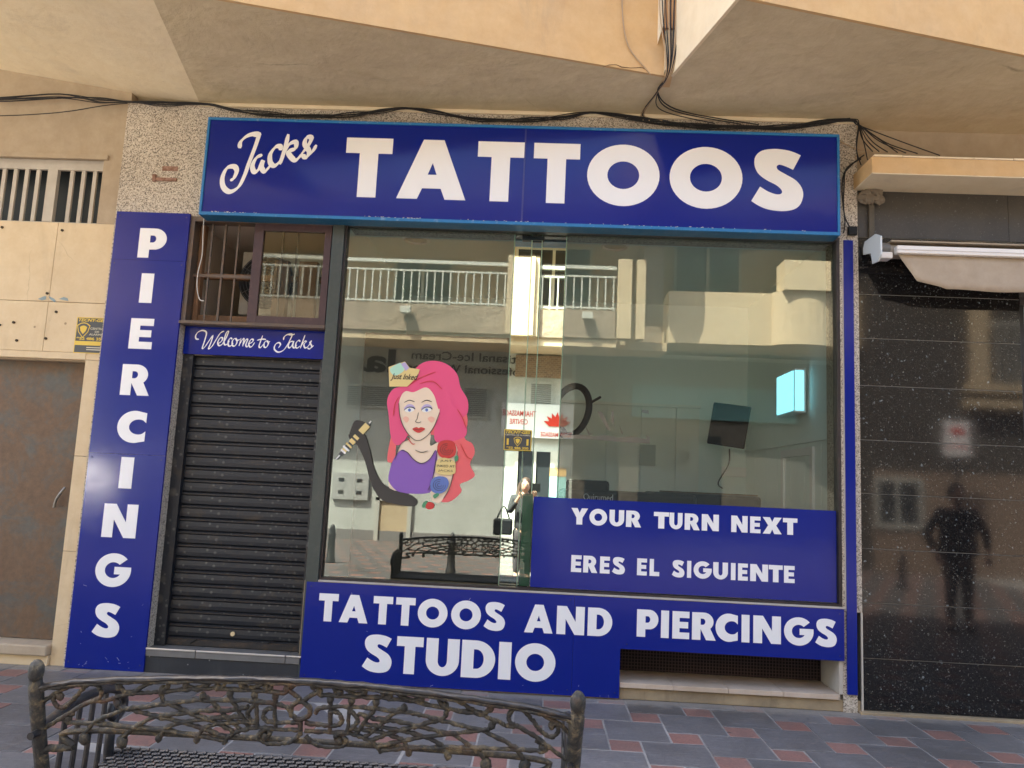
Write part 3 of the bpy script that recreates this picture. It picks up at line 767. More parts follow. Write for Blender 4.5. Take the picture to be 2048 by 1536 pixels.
def row(parent, Y, z0, z1, letters, over=.012):
    for ch, a, b in letters:
        o = ob('letter', glyph(ch), None, parent)
        ex = (z1-z0)*over if ch in 'OSCG' else 0
        o.scale = (b-a, 1, z1-z0+2*ex); o.location = Vector((a, Y-.0015, z0-ex))-parent.location

def stroke(pts, px_w, Y, dY, par, m, name='stroke', org=(0, 0), s=1.0, nib=45, lo=.35, n=7):
    """brush stroke drawn with a slanted nib, built as a thin raised ribbon"""
    P = cat_rom([(org[0]+a/s, org[1]+b/s, 0) for a, b in pts], n)
    P = [q for i, q in enumerate(P) if i == 0 or (q-P[i-1]).length > .05]
    b = MB(); N_ = len(P)
    for i, p in enumerate(P):
        t = (P[min(N_-1, i+1)]-P[max(0, i-1)]); t.normalize()
        nrm = Vector((-t.y, t.x, 0))
        ang = math.atan2(t.y, t.x); wv = px_w*(lo+(1-lo)*abs(math.sin(ang-R(-nib))))
        e = min(1, .55+i*.15, .55+(N_-1-i)*.15); hw = wv*e/2/s
        l = at(p.x+nrm.x*hw, p.y+nrm.y*hw, Y); r = at(p.x-nrm.x*hw, p.y-nrm.y*hw, Y)
        y = dY - i*.000012
        b.v += [Vector((l.x, Y+y, l.z)), Vector((r.x, Y+y, r.z)), Vector((l.x, Y+.0002, l.z)), Vector((r.x, Y+.0002, r.z))]
    for i in range(N_-1):
        q = 4*i
        b.f += [(q, q+1, q+5, q+4), (q, q+4, q+6, q+2), (q+1, q+3, q+7, q+5)]
    o = b.build(name, m, par)
    if par is not None: o.location = -par.location
    return o

def script(words, par, Y, m, org, s, wpx, name='letter'):
    k = 0
    for strokes in words:
        for st_ in strokes:
            stroke(st_, wpx, Y, -.0008-.00035*(k % 4), par, m, name, org, s); k += 1

# ------------------------------------------------------------ signs
W = M['white_vinyl']
# fascia sign box
FS = thing('fascia_sign', 'wide dark blue sign box reading Jacks TATTOOS above the window', 'sign', (-.28, -.15, 3.96))
def F_(o, r): o.location = -r.location; return o
fx0, fx1, fz0, fz1 = -2.797, 2.234, 3.556, 4.368
F_(MB().box(fx0, fx1, -.138, -.001, fz0-.002, fz1).build('sign_box', M['trim_dark'], FS), FS)
F_(box('face_panel', M['blue'], fx0+.02, -.2235, -.150, -.138, fz0+.022, fz1-.018, FS), FS)
F_(box('face_panel', M['blue'], -.2215, fx1-.018, -.150, -.138, fz0+.022, fz1-.018, FS), FS)
F_(box('seam_strip', new_mat('seam', (.03, .035, .2), .3), -.229, -.216, -.1525, -.1502, fz0+.022, fz1-.018, FS), FS)
for a in ((fx0, fx1, fz1-.018, fz1+.004), (fx0, fx1, fz0-.004, fz0+.022)):
    F_(box('trim', M['trim'], a[0], a[1], -.162, -.1375, a[2], a[3], FS, bevel=.003), FS)
for a in ((fx0-.001, fx0+.020), (fx1-.018, fx1+.001)):
    F_(box('trim', M['trim'], a[0], a[1], -.161, -.1375, fz0+.0225, fz1-.0185, FS, bevel=.003), FS)
ck = MB(); random.seed(11)
for i in range(90):
    x = random.choice([random.uniform(-2.7, -2.3), random.uniform(-1.5, -1.0), random.uniform(-.7, .2), random.uniform(.3, 2.2)])
    ck.ball((x, -.163, fz0+.022+random.uniform(-.003, .004)), random.uniform(.002, .004), random.uniform(1, 3), .5, .8, 6, 4, .3)
F_(ck.build('peeling_sealant', M['white_metal'], FS, 'stuff'), FS)
row(FS, -.150, 3.741, 4.234, [('T', -1.653, -1.279), ('A', -1.225, -.675), ('T', -.595, -.226), ('T', -.15, .216), ('O', .276, .843), ('O', .921, 1.487), ('S', 1.556, 1.954)])
J1 = [(1402, 868), (1408, 832), (1440, 800), (1480, 785), (1512, 790), (1500, 840), (1478, 900), (1455, 960), (1430, 1030), (1395, 1095), (1345, 1122), (1308, 1095), (1302, 1040), (1328, 985), (1370, 975), (1385, 1000), (1370, 1040), (1348, 1058)]
jk = [[J1, [(1478, 782), (1505, 788), (1528, 782)]],
      [[(1535, 905), (1500, 925), (1478, 970), (1488, 1005), (1515, 990), (1538, 940), (1532, 980), (1550, 1002), (1582, 970)]],
      [[(1640, 880), (1640, 858), (1612, 862), (1582, 905), (1584, 955), (1612, 968), (1652, 930)]],
      [[(1688, 785), (1670, 860), (1652, 920), (1636, 962)], [(1650, 915), (1690, 848), (1730, 832), (1728, 868), (1688, 888), (1708, 925), (1735, 935), (1772, 895)]],
      [[(1765, 900), (1805, 850), (1822, 808), (1796, 806), (1784, 842), (1808, 885), (1795, 918), (1766, 912)], [(1795, 915), (1830, 885), (1852, 848)]]]
script(jk, FS, -.150, W, (0, 0), 2.926, 34)

# vertical piercings sign
PS = thing('piercings_sign', 'tall vertical blue sign spelling PIERCINGS on the granite pillar', 'sign', (-3.24, -.02, 1.8))
zc = [-.012, 1.505, 3.205, 3.604]
F_(box('panel', M['blue'], -3.543, -2.931, -.020, .0, 0.004, 1.632, PS), PS)
F_(box('panel', M['blue'], -3.5435, -2.9315, -.0215, .0, 1.6335, 3.20, PS), PS)
F_(box('panel', M['blue'], -3.543, -2.931, -.020, .0, 3.2015, 3.604, PS), PS)
zz = [(3.221, 3.468), (2.848, 3.091), (2.472, 2.719), (2.098, 2.345), (1.723, 1.976), (1.367, 1.610), (.989, 1.246), (.616, .870), (.240, .495)]
for (c, a, b), (z0_, z1_) in zip([('P', -3.331, -3.103), ('I', -3.277, -3.174), ('E', -3.322, -3.134), ('R', -3.349, -3.114), ('C', -3.339, -3.11), ('I', -3.277, -3.174), ('N', -3.37, -3.10), ('G', -3.385, -3.105), ('S', -3.360, -3.150)], zz):
    row(PS, -.0215, z0_, z1_, [(c, a, b)], 0.0)

# studio sign (L shaped)
SS = thing('studio_sign', 'blue panel reading TATTOOS AND PIERCINGS STUDIO below the window', 'sign', (.2, -.02, .4))
F_(box('panel', M['blue'], -1.736, .300, -.020, -.001, .012, .733, SS), SS)
F_(MB().prism([(.3015, -.0200, .012), (.652, -.0200, .012), (.652, -.0200, .366), (2.292, -.0200, .366), (2.292, -.0200, .733), (.3015, -.0200, .733)], (0, .019, 0)).build('panel', M['blue'], SS), SS)
row(SS, -.0205, .448, .653, [('T', -1.631, -1.482), ('A', -1.469, -1.251), ('T', -1.214, -1.066), ('T', -1.042, -.895), ('O', -.874, -.649), ('O', -.621, -.397), ('S', -.373, -.214), ('A', -.068, .145), ('N', .173, .38), ('D', .404, .587)])
row(SS, -.0205, .1, .369, [('S', -1.271, -1.049), ('T', -1.016, -.816), ('U', -.793, -.544), ('D', -.526, -.274), ('I', -.248, -.155), ('O', -.125, .175)])
row(SS, -.0205, .461, .659, [('P', .769, .928), ('I', .948, 1.006), ('E', 1.032, 1.157), ('R', 1.177, 1.352), ('C', 1.35, 1.513), ('I', 1.541, 1.599), ('N', 1.627, 1.829), ('G', 1.852, 2.067), ('S', 2.08, 2.235)])
tag(box('blue_strip', M['blue'], 2.314, 2.386, -.018, -.001, .13, 3.565), 'narrow vertical blue strip between window and right granite edge', 'panel')

# sign on the lower window
NS = thing('window_sign', 'blue panel reading YOUR TURN NEXT ERES EL SIGUIENTE on the glass', 'sign', (1.1, .04, 1.1))
F_(box('panel', M['blue'], -.037, 2.262, .040, .049, .772, 1.452, NS), NS)
row(NS, .0395, 1.257, 1.381, [('Y', .255, .383), ('O', .395, .530), ('U', .548, .660), ('R', .675, .791), ('T', .886, 1.001), ('U', 1.005, 1.104), ('R', 1.121, 1.235), ('N', 1.250, 1.379), ('N', 1.473, 1.596), ('E', 1.615, 1.693), ('X', 1.71, 1.852), ('T', 1.862, 1.97)])
row(NS, .0395, .900, 1.026, [('E', .268, .346), ('R', .36, .468), ('E', .487, .561), ('S', .579, .676), ('E', .768, .842), ('L', .863, .936), ('S', 1.031, 1.125), ('I', 1.145, 1.176), ('G', 1.194, 1.33), ('U', 1.341, 1.451), ('I', 1.474, 1.508), ('E', 1.527, 1.600), ('N', 1.618, 1.751), ('T', 1.757, 1.860), ('E', 1.870, 1.949)])

# welcome sign
WS = thing('welcome_sign', 'small blue sign reading Welcome to Jacks above the roller shutter', 'sign', (-2.3, .08, 2.57))
F_(box('panel', M['blue'], -2.925, -1.757, .080, .095, 2.463, 2.690, WS), WS)
wel = [[[(210, 1222), (186, 1218), (182, 1190), (205, 1158), (245, 1145), (276, 1165), (262, 1230), (240, 1300), (262, 1290), (300, 1235), (332, 1190), (318, 1245), (295, 1305), (325, 1285), (362, 1225), (398, 1170), (432, 1150)]],
 [[(378, 1262), (408, 1240), (418, 1212), (396, 1212), (376, 1250), (386, 1278), (412, 1268), (432, 1240)]],
 [[(428, 1250), (452, 1205), (470, 1155), (452, 1165), (432, 1230), (436, 1270), (462, 1262), (478, 1235)]],
 [[(502, 1222), (488, 1212), (468, 1240), (470, 1278), (490, 1280), (512, 1255)]],
 [[(528, 1212), (505, 1235), (504, 1275), (526, 1280), (545, 1245), (532, 1214), (548, 1232), (570, 1222)]],
 [[(580, 1212), (562, 1282)], [(562, 1275), (592, 1225), (606, 1222), (594, 1285)], [(596, 1275), (622, 1228), (638, 1226), (622, 1272), (634, 1288), (656, 1262)]],
 [[(652, 1262), (680, 1245), (686, 1225), (666, 1226), (648, 1262), (658, 1290), (678, 1282), (700, 1250)]],
 [[(770, 1190), (748, 1250), (738, 1285), (752, 1294), (780, 1262)], [(722, 1232), (760, 1222), (800, 1224)]],
 [[(806, 1232), (784, 1255), (784, 1290), (804, 1290), (820, 1258), (808, 1234), (818, 1250), (834, 1240)]],
 [[(952, 1228), (960, 1200), (990, 1180), (1028, 1180), (1012, 1225), (985, 1275), (950, 1320), (905, 1335), (872, 1308), (882, 1268), (912, 1252), (926, 1270), (908, 1298)], [(990, 1180), (1025, 1184), (1052, 1176)]],
 [[(1038, 1238), (1010, 1248), (994, 1282), (1006, 1298), (1028, 1275), (1042, 1240), (1034, 1282), (1048, 1298), (1070, 1272)]],
 [[(1098, 1245), (1088, 1232), (1066, 1250), (1058, 1285), (1072, 1300), (1100, 1280)]],
 [[(1142, 1185), (1122, 1240), (1100, 1302)], [(1108, 1280), (1136, 1242), (1152, 1244), (1132, 1268), (1142, 1298), (1168, 1288)]],
 [[(1162, 1292), (1188, 1258), (1196, 1238), (1184, 1252), (1200, 1282), (1184, 1306), (1164, 1300)], [(1184, 1304), (1205, 1290), (1216, 1276)]]]
script(wel, WS, .080, W, (350, 400), 4.389, 15)

# ------------------------------------------------------------ alarm stickers
yel = new_mat('yellow_print', (.72, .50, .06), .45); dkg = new_mat('dark_grey_print', (.05, .055, .06), .4); cr_ = new_mat('pale_print', (.6, .56, .42), .5)
def sticker(name, label, px, Y, full):
    a = at(*px[0], Y); b = at(*px[1], Y); x0, x1, z1, z0 = a.x, b.x, a.z, b.z
    T = thing(name, label, 'sticker', (x0, Y, z0), 'alarm company stickers')
    def rel(o): o.location = -T.location; return o
    H_ = z1-z0; Wd = x1-x0
    rel(box('backing', yel, x0, x1, Y-.001, Y+.001, z0, z1, T)); rel(box('print', dkg, x0+.006, x1-.006, Y-.0016, Y-.0011, z0+.006, z1-.006, T))
    def tx(s, u0, u1, v0, v1, m, **k): rel(put_text(s, x0+Wd*u0, x0+Wd*u1, z0+H_*v0, z0+H_*v1, Y-.003, m, T, **k))
    if full:
        tx('TECNY-GES', .06, .97, .88, .965, yel, bold=.03, shear=.25)
        tx('CENTRAL', .48, .96, .66, .72, cr_); tx('DE', .64, .78, .58, .63, cr_); tx('ALARMAS', .46, .97, .50, .555, cr_); tx('952 486 350', .06, .97, .365, .445, yel, bold=.03)
        rel(box('band', yel, x0+.006, x1-.006, Y-.0022, Y-.0017, z0+H_*.22, z0+H_*.335, T))
        cx, cz, r = x0+Wd*.25, z0+H_*.66, Wd*.22
        for l in range(2): rel(box('text_line', cr_, x0+Wd*.42, x1-.012, Y-.0022, Y-.0017, z0+H_*(.15-.06*l), z0+H_*(.175-.06*l), T))
    else:
        tx('TECNY-GES', .05, .95, .80, .95, yel, bold=.03, shear=.25); tx('CENTRAL DE ALARMAS', .05, .95, .70, .77, cr_); tx('952 486 350', .10, .9, .06, .17, yel, bold=.03)
        cx, cz, r = x0+Wd*.5, z0+H_*.45, Wd*.15
        for u in (.14, .86):
            rel(MB().prism([(x0+Wd*u-.008, Y-.003, z0+H_*.25), (x0+Wd*u+.008, Y-.003, z0+H_*.25), (x0+Wd*u+.008, Y-.003, z0+H_*.55), (x0+Wd*u-.008, Y-.003, z0+H_*.55)], (0, .001, 0)).build('emblem', yel, T))
    for k_, (f_, m_) in enumerate(((1, yel), (.86, dkg), (.55, yel))):
        pts = [(cx-r*f_, Y-.003-.0004*k_, cz+r*.6*f_), (cx-r*.5*f_, Y-.003-.0004*k_, cz+r*.95*f_), (cx, Y-.003-.0004*k_, cz+r*1.05*f_), (cx+r*.5*f_, Y-.003-.0004*k_, cz+r*.95*f_), (cx+r*f_, Y-.003-.0004*k_, cz+r*.6*f_), (cx+r*.75*f_, Y-.003-.0004*k_, cz-r*.4*f_), (cx, Y-.003-.0004*k_, cz-r*1.3*f_), (cx-r*.75*f_, Y-.003-.0004*k_, cz-r*.4*f_)]
        rel(MB().prism(pts, (0, .0003, 0)).build('badge', m_, T))
    return T
sticker('alarm_sticker', 'yellow and grey alarm sticker on cream panels beside the tall blue sign', ((155, 634), (207, 708)), .024, True)
sticker('alarm_sticker', 'black and yellow alarm sticker on the mirrored column in the window', ((1009, 858), (1062, 902)), .047, False)

# ------------------------------------------------------------ cables
CB = thing('cable_bundle', 'sagging bundle of black cables running above the blue fascia sign', 'cables', (0, -.04, 4.5))
random.seed(5)
base = [(-60, 194), (0, 195), (120, 191), (200, 199), (260, 203), (330, 206), (415, 208), (470, 219), (540, 226), (620, 228), (700, 227), (760, 221), (812, 217), (870, 224), (960, 236), (1060, 238), (1130, 232), (1180, 225), (1240, 230), (1300, 240), (1400, 250), (1500, 255), (1560, 253), (1640, 243), (1700, 238)]
for k in range(8):
    pts = []
    for i, (a, b) in enumerate(base):
        anchor = a in (260, 415, 812, 1180, 1700)
        q = at(a, b+(random.uniform(-3.5, 7.5) if not anchor else random.uniform(-1.5, 1.5)), -.035-.006*(k % 3))
        pts.append((q.x, q.y, q.z))
    if k > 4: pts = pts[16:]
    F_(MB().tube(cat_rom(pts, 5), random.choice([.004, .005, .0065]), 6).build('cable', M['black_cable'], CB), CB)
ends = [(1745, 303), (1758, 303), (1775, 304), (1795, 305), (1812, 306), (1835, 307), (1880, 311), (1735, 320), (1722, 330), (1715, 318)]
for k, e in enumerate(ends):
    p0 = at(1640, 243+k % 5, -.035); p1 = at(1702+k % 3, 238+(k % 4)*1.5, -.045); p2 = at(1716+(k % 3), 248+k % 4, -.05)
    q = at(e[0], e[1], -.26 if e[0] > 1740 else -.08); midx = at((1716+e[0])/2-6+(k % 4)*3, (248+e[1])/2+2+(k % 3)*3, -.12)
    F_(MB().tube(cat_rom([p0, p1, p2, midx, q], 6), .0042, 6).build('cable', M['black_cable'], CB), CB)
for k, pts in enumerate(([(1722, 318), (1708, 325), (1697, 333), (1690, 345), (1688, 375), (1687, 410), (1690, 445), (1687, 466)], [(1728, 310), (1712, 322), (1698, 335), (1688, 348), (1684, 380), (1689, 430), (1700, 455)], [(1680, 283), (1697, 291), (1715, 299), (1740, 300)], [(1722, 325), (1710, 316), (1722, 308), (1738, 304)])):
    F_(MB().tube(cat_rom([at(a, b, -.03) for a, b in pts], 5), .0055 if k < 2 else .004, 6).build('cable', M['black_cable'] if k < 2 else M['tan_cable'], CB), CB)
jb = at(1706, 461, -.03); tag(box('junction_box', M['plastic_black'], jb.x-.035, jb.x+.035, -.035, -.001, jb.z-.035, jb.z+.035, bevel=.006), 'small black junction box right of the blue fascia sign', 'junction box')
# cables coming down the balcony corner
CC = thing('cable_bundle', 'thin cables dropping down the balcony corner to the wall', 'cables', (.8, -.6, 4.6))
for k in range(9):
    xt = .74+k*.021; r1 = random.uniform(-.008, .008)
    top = Vector((xt, -.69, 5.9)); mid = Vector((xt+r1, -.685, 5.1)); c1 = Vector((.80+.006*k, -.672, 4.60)); kn = Vector((.775+r1*.5, -.42+r1, 4.545)); 
    wl = Vector((.70+.01*(k % 3), -.05, 4.545)); wl2 = Vector((.72+.05*(k % 5), -.045, 4.50))
    if k in (2, 5, 7): wl = Vector((.85+.06*(k-2)/2, -.16, 4.53)); wl2 = Vector((1.15+.07*k, -.045, 4.49))
    F_(MB().tube(cat_rom([top, mid, c1, kn, wl, wl2], 8), random.choice([.003, .004, .005]), 6).build('cable', M['tan_cable'] if k in (0, 3, 6, 8) else M['black_cable'], CC), CC)
tag(MB().tube(cat_rom([(-5.4, -.05, 4.36), (-4.6, -.05, 4.385), (-4.1, -.05, 4.43), (-3.75, -.045, 4.50), (-3.55, -.04, 4.53)], 6), .0045, 6).build('cable', M['black_cable']), 'single thin grey cable sagging from the bundle over the barred window', 'cable')
tag(MB().tube(cat_rom([at(408, 435, -.01), at(406, 470, -.01), at(404, 510, -.01), at(396, 545, -.01), at(394, 575, -.01), at(399, 598, -.01), at(408, 602, -.01)], 6), .004, 6).build('white_cable', M['white_cable']), 'white cable hanging in front of the barred transom window', 'cable')
ck = MB()
for pts in ([(1205, 134), (1218, 130), (1232, 129), (1240, 133), (1262, 136), (1290, 136), (1310, 138)],):
    P = cat_rom([at(a, b, 0) for a, b in pts], 3)
# crack in render (thin recessed dark line built on the fascia)
def fas_pt(px, py):
    d = fw + c_r*((px-1024)/F) - c_u*((py-768)/F); o_ = Vector((0, CAM_Y, CAM_H))
    p, q = Vector((zig[0][0], zig[0][1], 0)), Vector((zig[1][0], zig[1][1], 0)); e = (q-p).normalized(); nn = Vector((e.y, -e.x, 0))
    t = (p+nn*.0135-o_).dot(nn)/d.dot(nn); return o_+d*t
cp = [fas_pt(a, b) for a, b in ((1206, 134), (1218, 130), (1232, 129), (1243, 134), (1262, 136), (1282, 135), (1292, 137))]
F_(MB().tube(cat_rom([fas_pt(a, b)+Vector((.003, -.008, 0)) for a, b in ((1243, -25), (1244, 30), (1250, 75), (1262, 105), (1290, 138), (1300, 150))], 6), .005, 6).build('cable', M['tan_cable'], CC), CC)
MB().tube(cp, [.001, .0025, .002, .003, .002, .003, .002], 5, .3).build('crack', new_mat('crack_dark', (.06, .035, .02), .9), B)

# ------------------------------------------------------------ window decal: plain stand-in portrait
DC = thing('window_decal', 'cartoon woman with long pink hair holding a tattoo machine on the glass', 'decal', (-1.0, .047, 1.9))
dc = [0]
def dm(name, c, r=.35): return new_mat(name, c, r)
pink = dm('decal_pink', (.75, .075, .20)); pink2 = dm('decal_coral', (.78, .12, .13)); skin = dm('decal_skin', (.80, .64, .47)); purple = dm('decal_purple', (.22, .09, .42))
blackd = dm('decal_black', (.02, .02, .022)); redd = dm('decal_red', (.55, .03, .03)); blued = dm('decal_blue', (.10, .17, .45)); greend = dm('decal_green', (.05, .25, .12)); yeld = dm('decal_yellow', (.70, .55, .22)); whited = dm('decal_white', (.8, .8, .76)); blush = dm('decal_blush', (.80, .45, .33)); lav = dm('decal_lavender', (.45, .38, .60)); mint = dm('decal_mint', (.40, .68, .52))
def shp(name, m, pts, smooth=True, Y=.046, org=(640, 700), s=3.2):
    P = [(org[0]+a/s, org[1]+b/s, 0) for a, b in pts]
    if smooth: P = cat_rom(P, 5, True)
    dc[0] += 1; y = Y-.00035*dc[0]
    W_ = [at(p[0], p[1], Y) for p in P]
    me = curve_mesh([[(q.x, q.z) for q in W_]], .00012)
    for v in me.vertices: v.co.y += y
    o = ob(name, me, m, DC); o.location = -DC.location; return o
def line(m, pts, w_=5, Y=.046, org=(640, 700), s=3.2, name='outline'):
    dc[0] += .5; return stroke(pts, w_, Y, -.00035*dc[0]-.0002, DC, m, name, org, s, lo=.6)
# hair behind
shp('hair', pink2, [(470, 500), (430, 690), (452, 720), (480, 690), (520, 560), (780, 560), (800, 760), (790, 900), (770, 960), (800, 975), (850, 960), (905, 905), (895, 860), (950, 835), (990, 800), (960, 730), (990, 660), (975, 600), (925, 560), (945, 450), (905, 330), (780, 250), (560, 300)])
shp('hair', pink, [(440, 420), (430, 320), (470, 250), (560, 215), (620, 110), (700, 70), (800, 85), (875, 150), (900, 240), (945, 320), (945, 400), (915, 440), (940, 500), (920, 560), (800, 590), (730, 560), (740, 300), (540, 300), (520, 420), (560, 540), (500, 610), (455, 560)])
# neck, shoulders, body
shp('shoulders', skin, [(570, 520), (700, 520), (705, 610), (760, 590), (850, 590), (880, 650), (860, 760), (830, 880), (790, 950), (760, 980), (715, 960), (690, 900), (480, 900), (440, 850), (480, 700), (520, 600), (575, 570)])
shp('top', purple, [(520, 640), (560, 655), (600, 700), (650, 725), (700, 700), (740, 640), (752, 700), (735, 780), (715, 850), (705, 910), (600, 920), (500, 905), (445, 850), (440, 800), (470, 700)])
shp('face', skin, [(505, 340), (540, 265), (620, 235), (700, 245), (750, 310), (765, 400), (735, 480), (690, 545), (630, 580), (580, 555), (535, 490), (512, 420)])
shp('hair', pink, [(500, 400), (505, 320), (545, 265), (600, 270), (680, 240), (730, 290), (760, 380), (775, 300), (745, 240), (660, 205), (560, 225), (490, 280), (478, 360)])
for x, q in ((572, 1), (682, 1)):
    shp('eye_shadow', lav, [(x-34, 378), (x-12, 350), (x+20, 350), (x+38, 374), (x+10, 368)]); shp('eye', whited, [(x-30, 386), (x-8, 370), (x+18, 370), (x+32, 384), (x+12, 396), (x-14, 398)])
    shp('iris', blued, [(x-9, 384), (x+1, 373), (x+11, 384), (x+1, 395)]); line(blackd, [(x-34, 386), (x-10, 368), (x+20, 367), (x+38, 380)], 7); line(blackd, [(x-32, 336), (x, 322), (x+34, 332)], 6)
line(blackd, [(630, 400), (622, 440), (612, 458), (632, 466), (648, 458)], 4)
shp('cheek', blush, [(532, 440), (550, 425), (570, 440), (555, 465)]); shp('cheek', blush, [(690, 440), (712, 425), (735, 440), (715, 465)])
shp('lips', redd, [(592, 505), (618, 494), (632, 500), (648, 494), (674, 505), (650, 524), (632, 530), (612, 524)]); line(blackd, [(598, 506), (632, 511), (668, 506)], 3)
for pts in ([(560, 235), (640, 180), (740, 140)], [(640, 215), (720, 200), (780, 250)], [(880, 380), (915, 440), (935, 500)], [(900, 600), (940, 680), (975, 700)], [(560, 560), (590, 600), (610, 600)], [(505, 300), (480, 350), (470, 420)]): line(redd, pts, 5)
for pts in ([(505, 340), (512, 420), (535, 490), (580, 555), (630, 580), (690, 545), (735, 480), (765, 400)], [(520, 640), (560, 655), (600, 700), (650, 725), (700, 700), (740, 640)], [(575, 570), (520, 600), (480, 700)], [(760, 590), (745, 680), (720, 830), (690, 900)], [(880, 650), (860, 760), (830, 880), (790, 950)], [(610, 640), (650, 655), (690, 645)]): line(blackd, pts, 4)
# crown
shp('crown', yeld, [(445, 235), (440, 110), (490, 92), (545, 75), (575, 115), (640, 125), (625, 170), (560, 235)], False)
shp('crown', mint, [(448, 125), (490, 94), (520, 86), (540, 130), (480, 165)]); shp('crown', lav, [(520, 90), (545, 78), (572, 116), (550, 135)], False)
o = put_text('Just Inked', *(lambda a, b: (a.x, b.x, b.z, a.z))(at(640+455/3.2, 700+150/3.2, .046), at(640+628/3.2, 700+205/3.2, .046)), .046-.00035*(dc[0]+2), blackd, DC, bold=.012, shear=.4); o.location = -DC.location
# tattoos on the arm
shp('rose', redd, [(752, 640), (760, 595), (800, 578), (850, 585), (872, 625), (862, 675), (815, 695), (768, 680)]); 
for r_ in (45, 30, 15): line(blackd, [(812+r_*math.cos(a*.7)*.9, 636+r_*math.sin(a*.7)*.8) for a in range(8)], 4)
shp('banner', yeld, [(755, 700), (800, 690), (860, 712), (868, 745), (862, 790), (800, 800), (745, 785), (742, 740)])
for i, t_ in enumerate(('JUST', 'INKED AT', 'JACKS')):
    u0, u1 = ((770, 845), (750, 862), (758, 850))[i]; v0 = 702+i*31
    o = put_text(t_, *(lambda a, b: (a.x, b.x, b.z, a.z))(at(640+u0/3.2, 700+v0/3.2, .046), at(640+u1/3.2, 700+(v0+20)/3.2, .046)), .046-.00035*(dc[0]+3), blackd, DC, bold=.0); o.location = -DC.location
shp('rose', blued, [(708, 860), (720, 825), (765, 808), (812, 820), (825, 860), (800, 905), (755, 920), (715, 900)])
for r_ in (42, 28, 14): line(blackd, [(766+r_*math.cos(a*.7)*.95, 864+r_*math.sin(a*.7)*.85) for a in range(8)], 4)
shp('leaf', greend, [(862, 690), (880, 672), (886, 700), (868, 715)]); shp('leaf', greend, [(725, 930), (755, 915), (762, 930), (735, 950)]); shp('leaf', greend, [(655, 990), (680, 965), (690, 985), (665, 1012)])
shp('rose', redd, [(680, 990), (700, 972), (730, 985), (725, 1012), (698, 1020), (680, 1010)])
# gloved arm and tattoo machine
shp('glove', blackd, [(205, 530), (225, 500), (250, 530), (290, 545), (320, 640), (350, 760), (400, 850), (480, 900), (560, 920), (620, 960), (600, 1000), (480, 985), (400, 960), (350, 900), (320, 820), (285, 700), (240, 610), (200, 580), (185, 545)])
shp('glove', blackd, [(215, 470), (240, 450), (290, 465), (270, 500), (250, 520), (215, 560), (190, 545)])
def rotp(c, L_, w_, a0, a1):
    d = Vector((-210, 230, 0)).normalized(); nrm = Vector((-d.y, d.x, 0)); c0 = Vector((c[0], c[1], 0))
    return [tuple((c0+d*a0*L_+nrm*w_)[:2]), tuple((c0+d*a1*L_+nrm*w_)[:2]), tuple((c0+d*a1*L_-nrm*w_)[:2]), tuple((c0+d*a0*L_-nrm*w_)[:2])]
for a0, a1, w_, m_ in ((0, .06, 4, whited), (.06, .10, 10, dkg), (.10, .30, 20, yeld), (.30, .40, 22, blackd), (.40, .46, 19, yeld), (.46, .50, 14, dkg), (.50, .58, 19, yeld), (.58, .62, 14, dkg), (.62, .66, 24, yeld), (.66, .70, 16, dkg), (.70, .74, 25, whited), (.74, .78, 16, yeld), (.78, .82, 20, whited), (.82, .90, 10, dkg), (.90, 1.0, 4, whited)):
    shp('tattoo_machine', m_, rotp((330, 455), 330, w_, a0, a1), False)

# ------------------------------------------------------------ things inside the shop
def dl(px, py, lb):
    d = fw + c_r*((px-1024)/F) - c_u*((py-768)/F); t = (3.70-CAM_H)/d.z; p = Vector((0, CAM_Y, CAM_H))+d*t
    T = thing('ceiling_light', lb, 'ceiling light', (p.x, p.y, 3.72), 'round ceiling lights')
    MB().tube([(.115*math.cos(a*math.pi/16), .115*math.sin(a*math.pi/16), -.008) for a in range(33)], .012, 6, closed=True).build('ring', W, T)
    MB().lathe([(.10, -.004), (.10, -.001)], (0, 0, 0), 24).build('diffuser', new_mat('diffuser', (.6, .62, .58), .5), T)
dl(832, 482, 'round unlit ceiling light in the left window pane'); dl(1230, 495, 'round unlit ceiling light right of the mirrored column')
tvc = at(1460, 850, 2.2)
TV = thing('wall_screen', 'black flat screen on a bracket at the back right corner', 'screen', (tvc.x, 2.25, tvc.z))
s_ = MB(); s_.box(-.20, .20, -.02, .02, -.225, .225)
sc_ = s_.build('display', M['black_leather'], TV, bevel=.012); sc_.rotation_euler = (R(-4), R(8), R(-30))
MB().tube([(0, .02, 0), (.05, .45, 0)], .02, 8).build('bracket', M['plastic_black'], TV)
MB().tube(cat_rom([(.02, .05, -.25), (.05, .2, -.40), (.0, .45, -.60), (.08, .6, -.66)], 5), .008, 6).build('power_cord', M['plastic_black'], TV)
so_ = at(1475, 945, 2.95)
tag(box('socket_strip', W, so_.x-.18, so_.x+.14, 2.955, 2.972, so_.z-.05, so_.z+.06, bevel=.004), 'white double wall socket under the black screen', 'socket')
lb_ = at(1612, 780, .9)
LBX = thing('light_box', 'small pale blue display box high on the right inner wall', 'light box', (2.33, 1.2, lb_.z))
box('casing', W, -.09, .015, -.26, .26, -.20, .20, LBX, bevel=.006)
lm = new_mat('cyan_panel', (.35, .75, .85), .3); BS(lm).inputs['Emission Color'].default_value = (.20, .60, .72, 1); BS(lm).inputs['Emission Strength'].default_value = .45
MB().box(-.094, -.0905, -.24, .24, -.18, .18).build('panel', lm, LBX)
MB().box(-.085, -.005, -.2635, -.2605, -.18, .18).build('panel', lm, LBX)
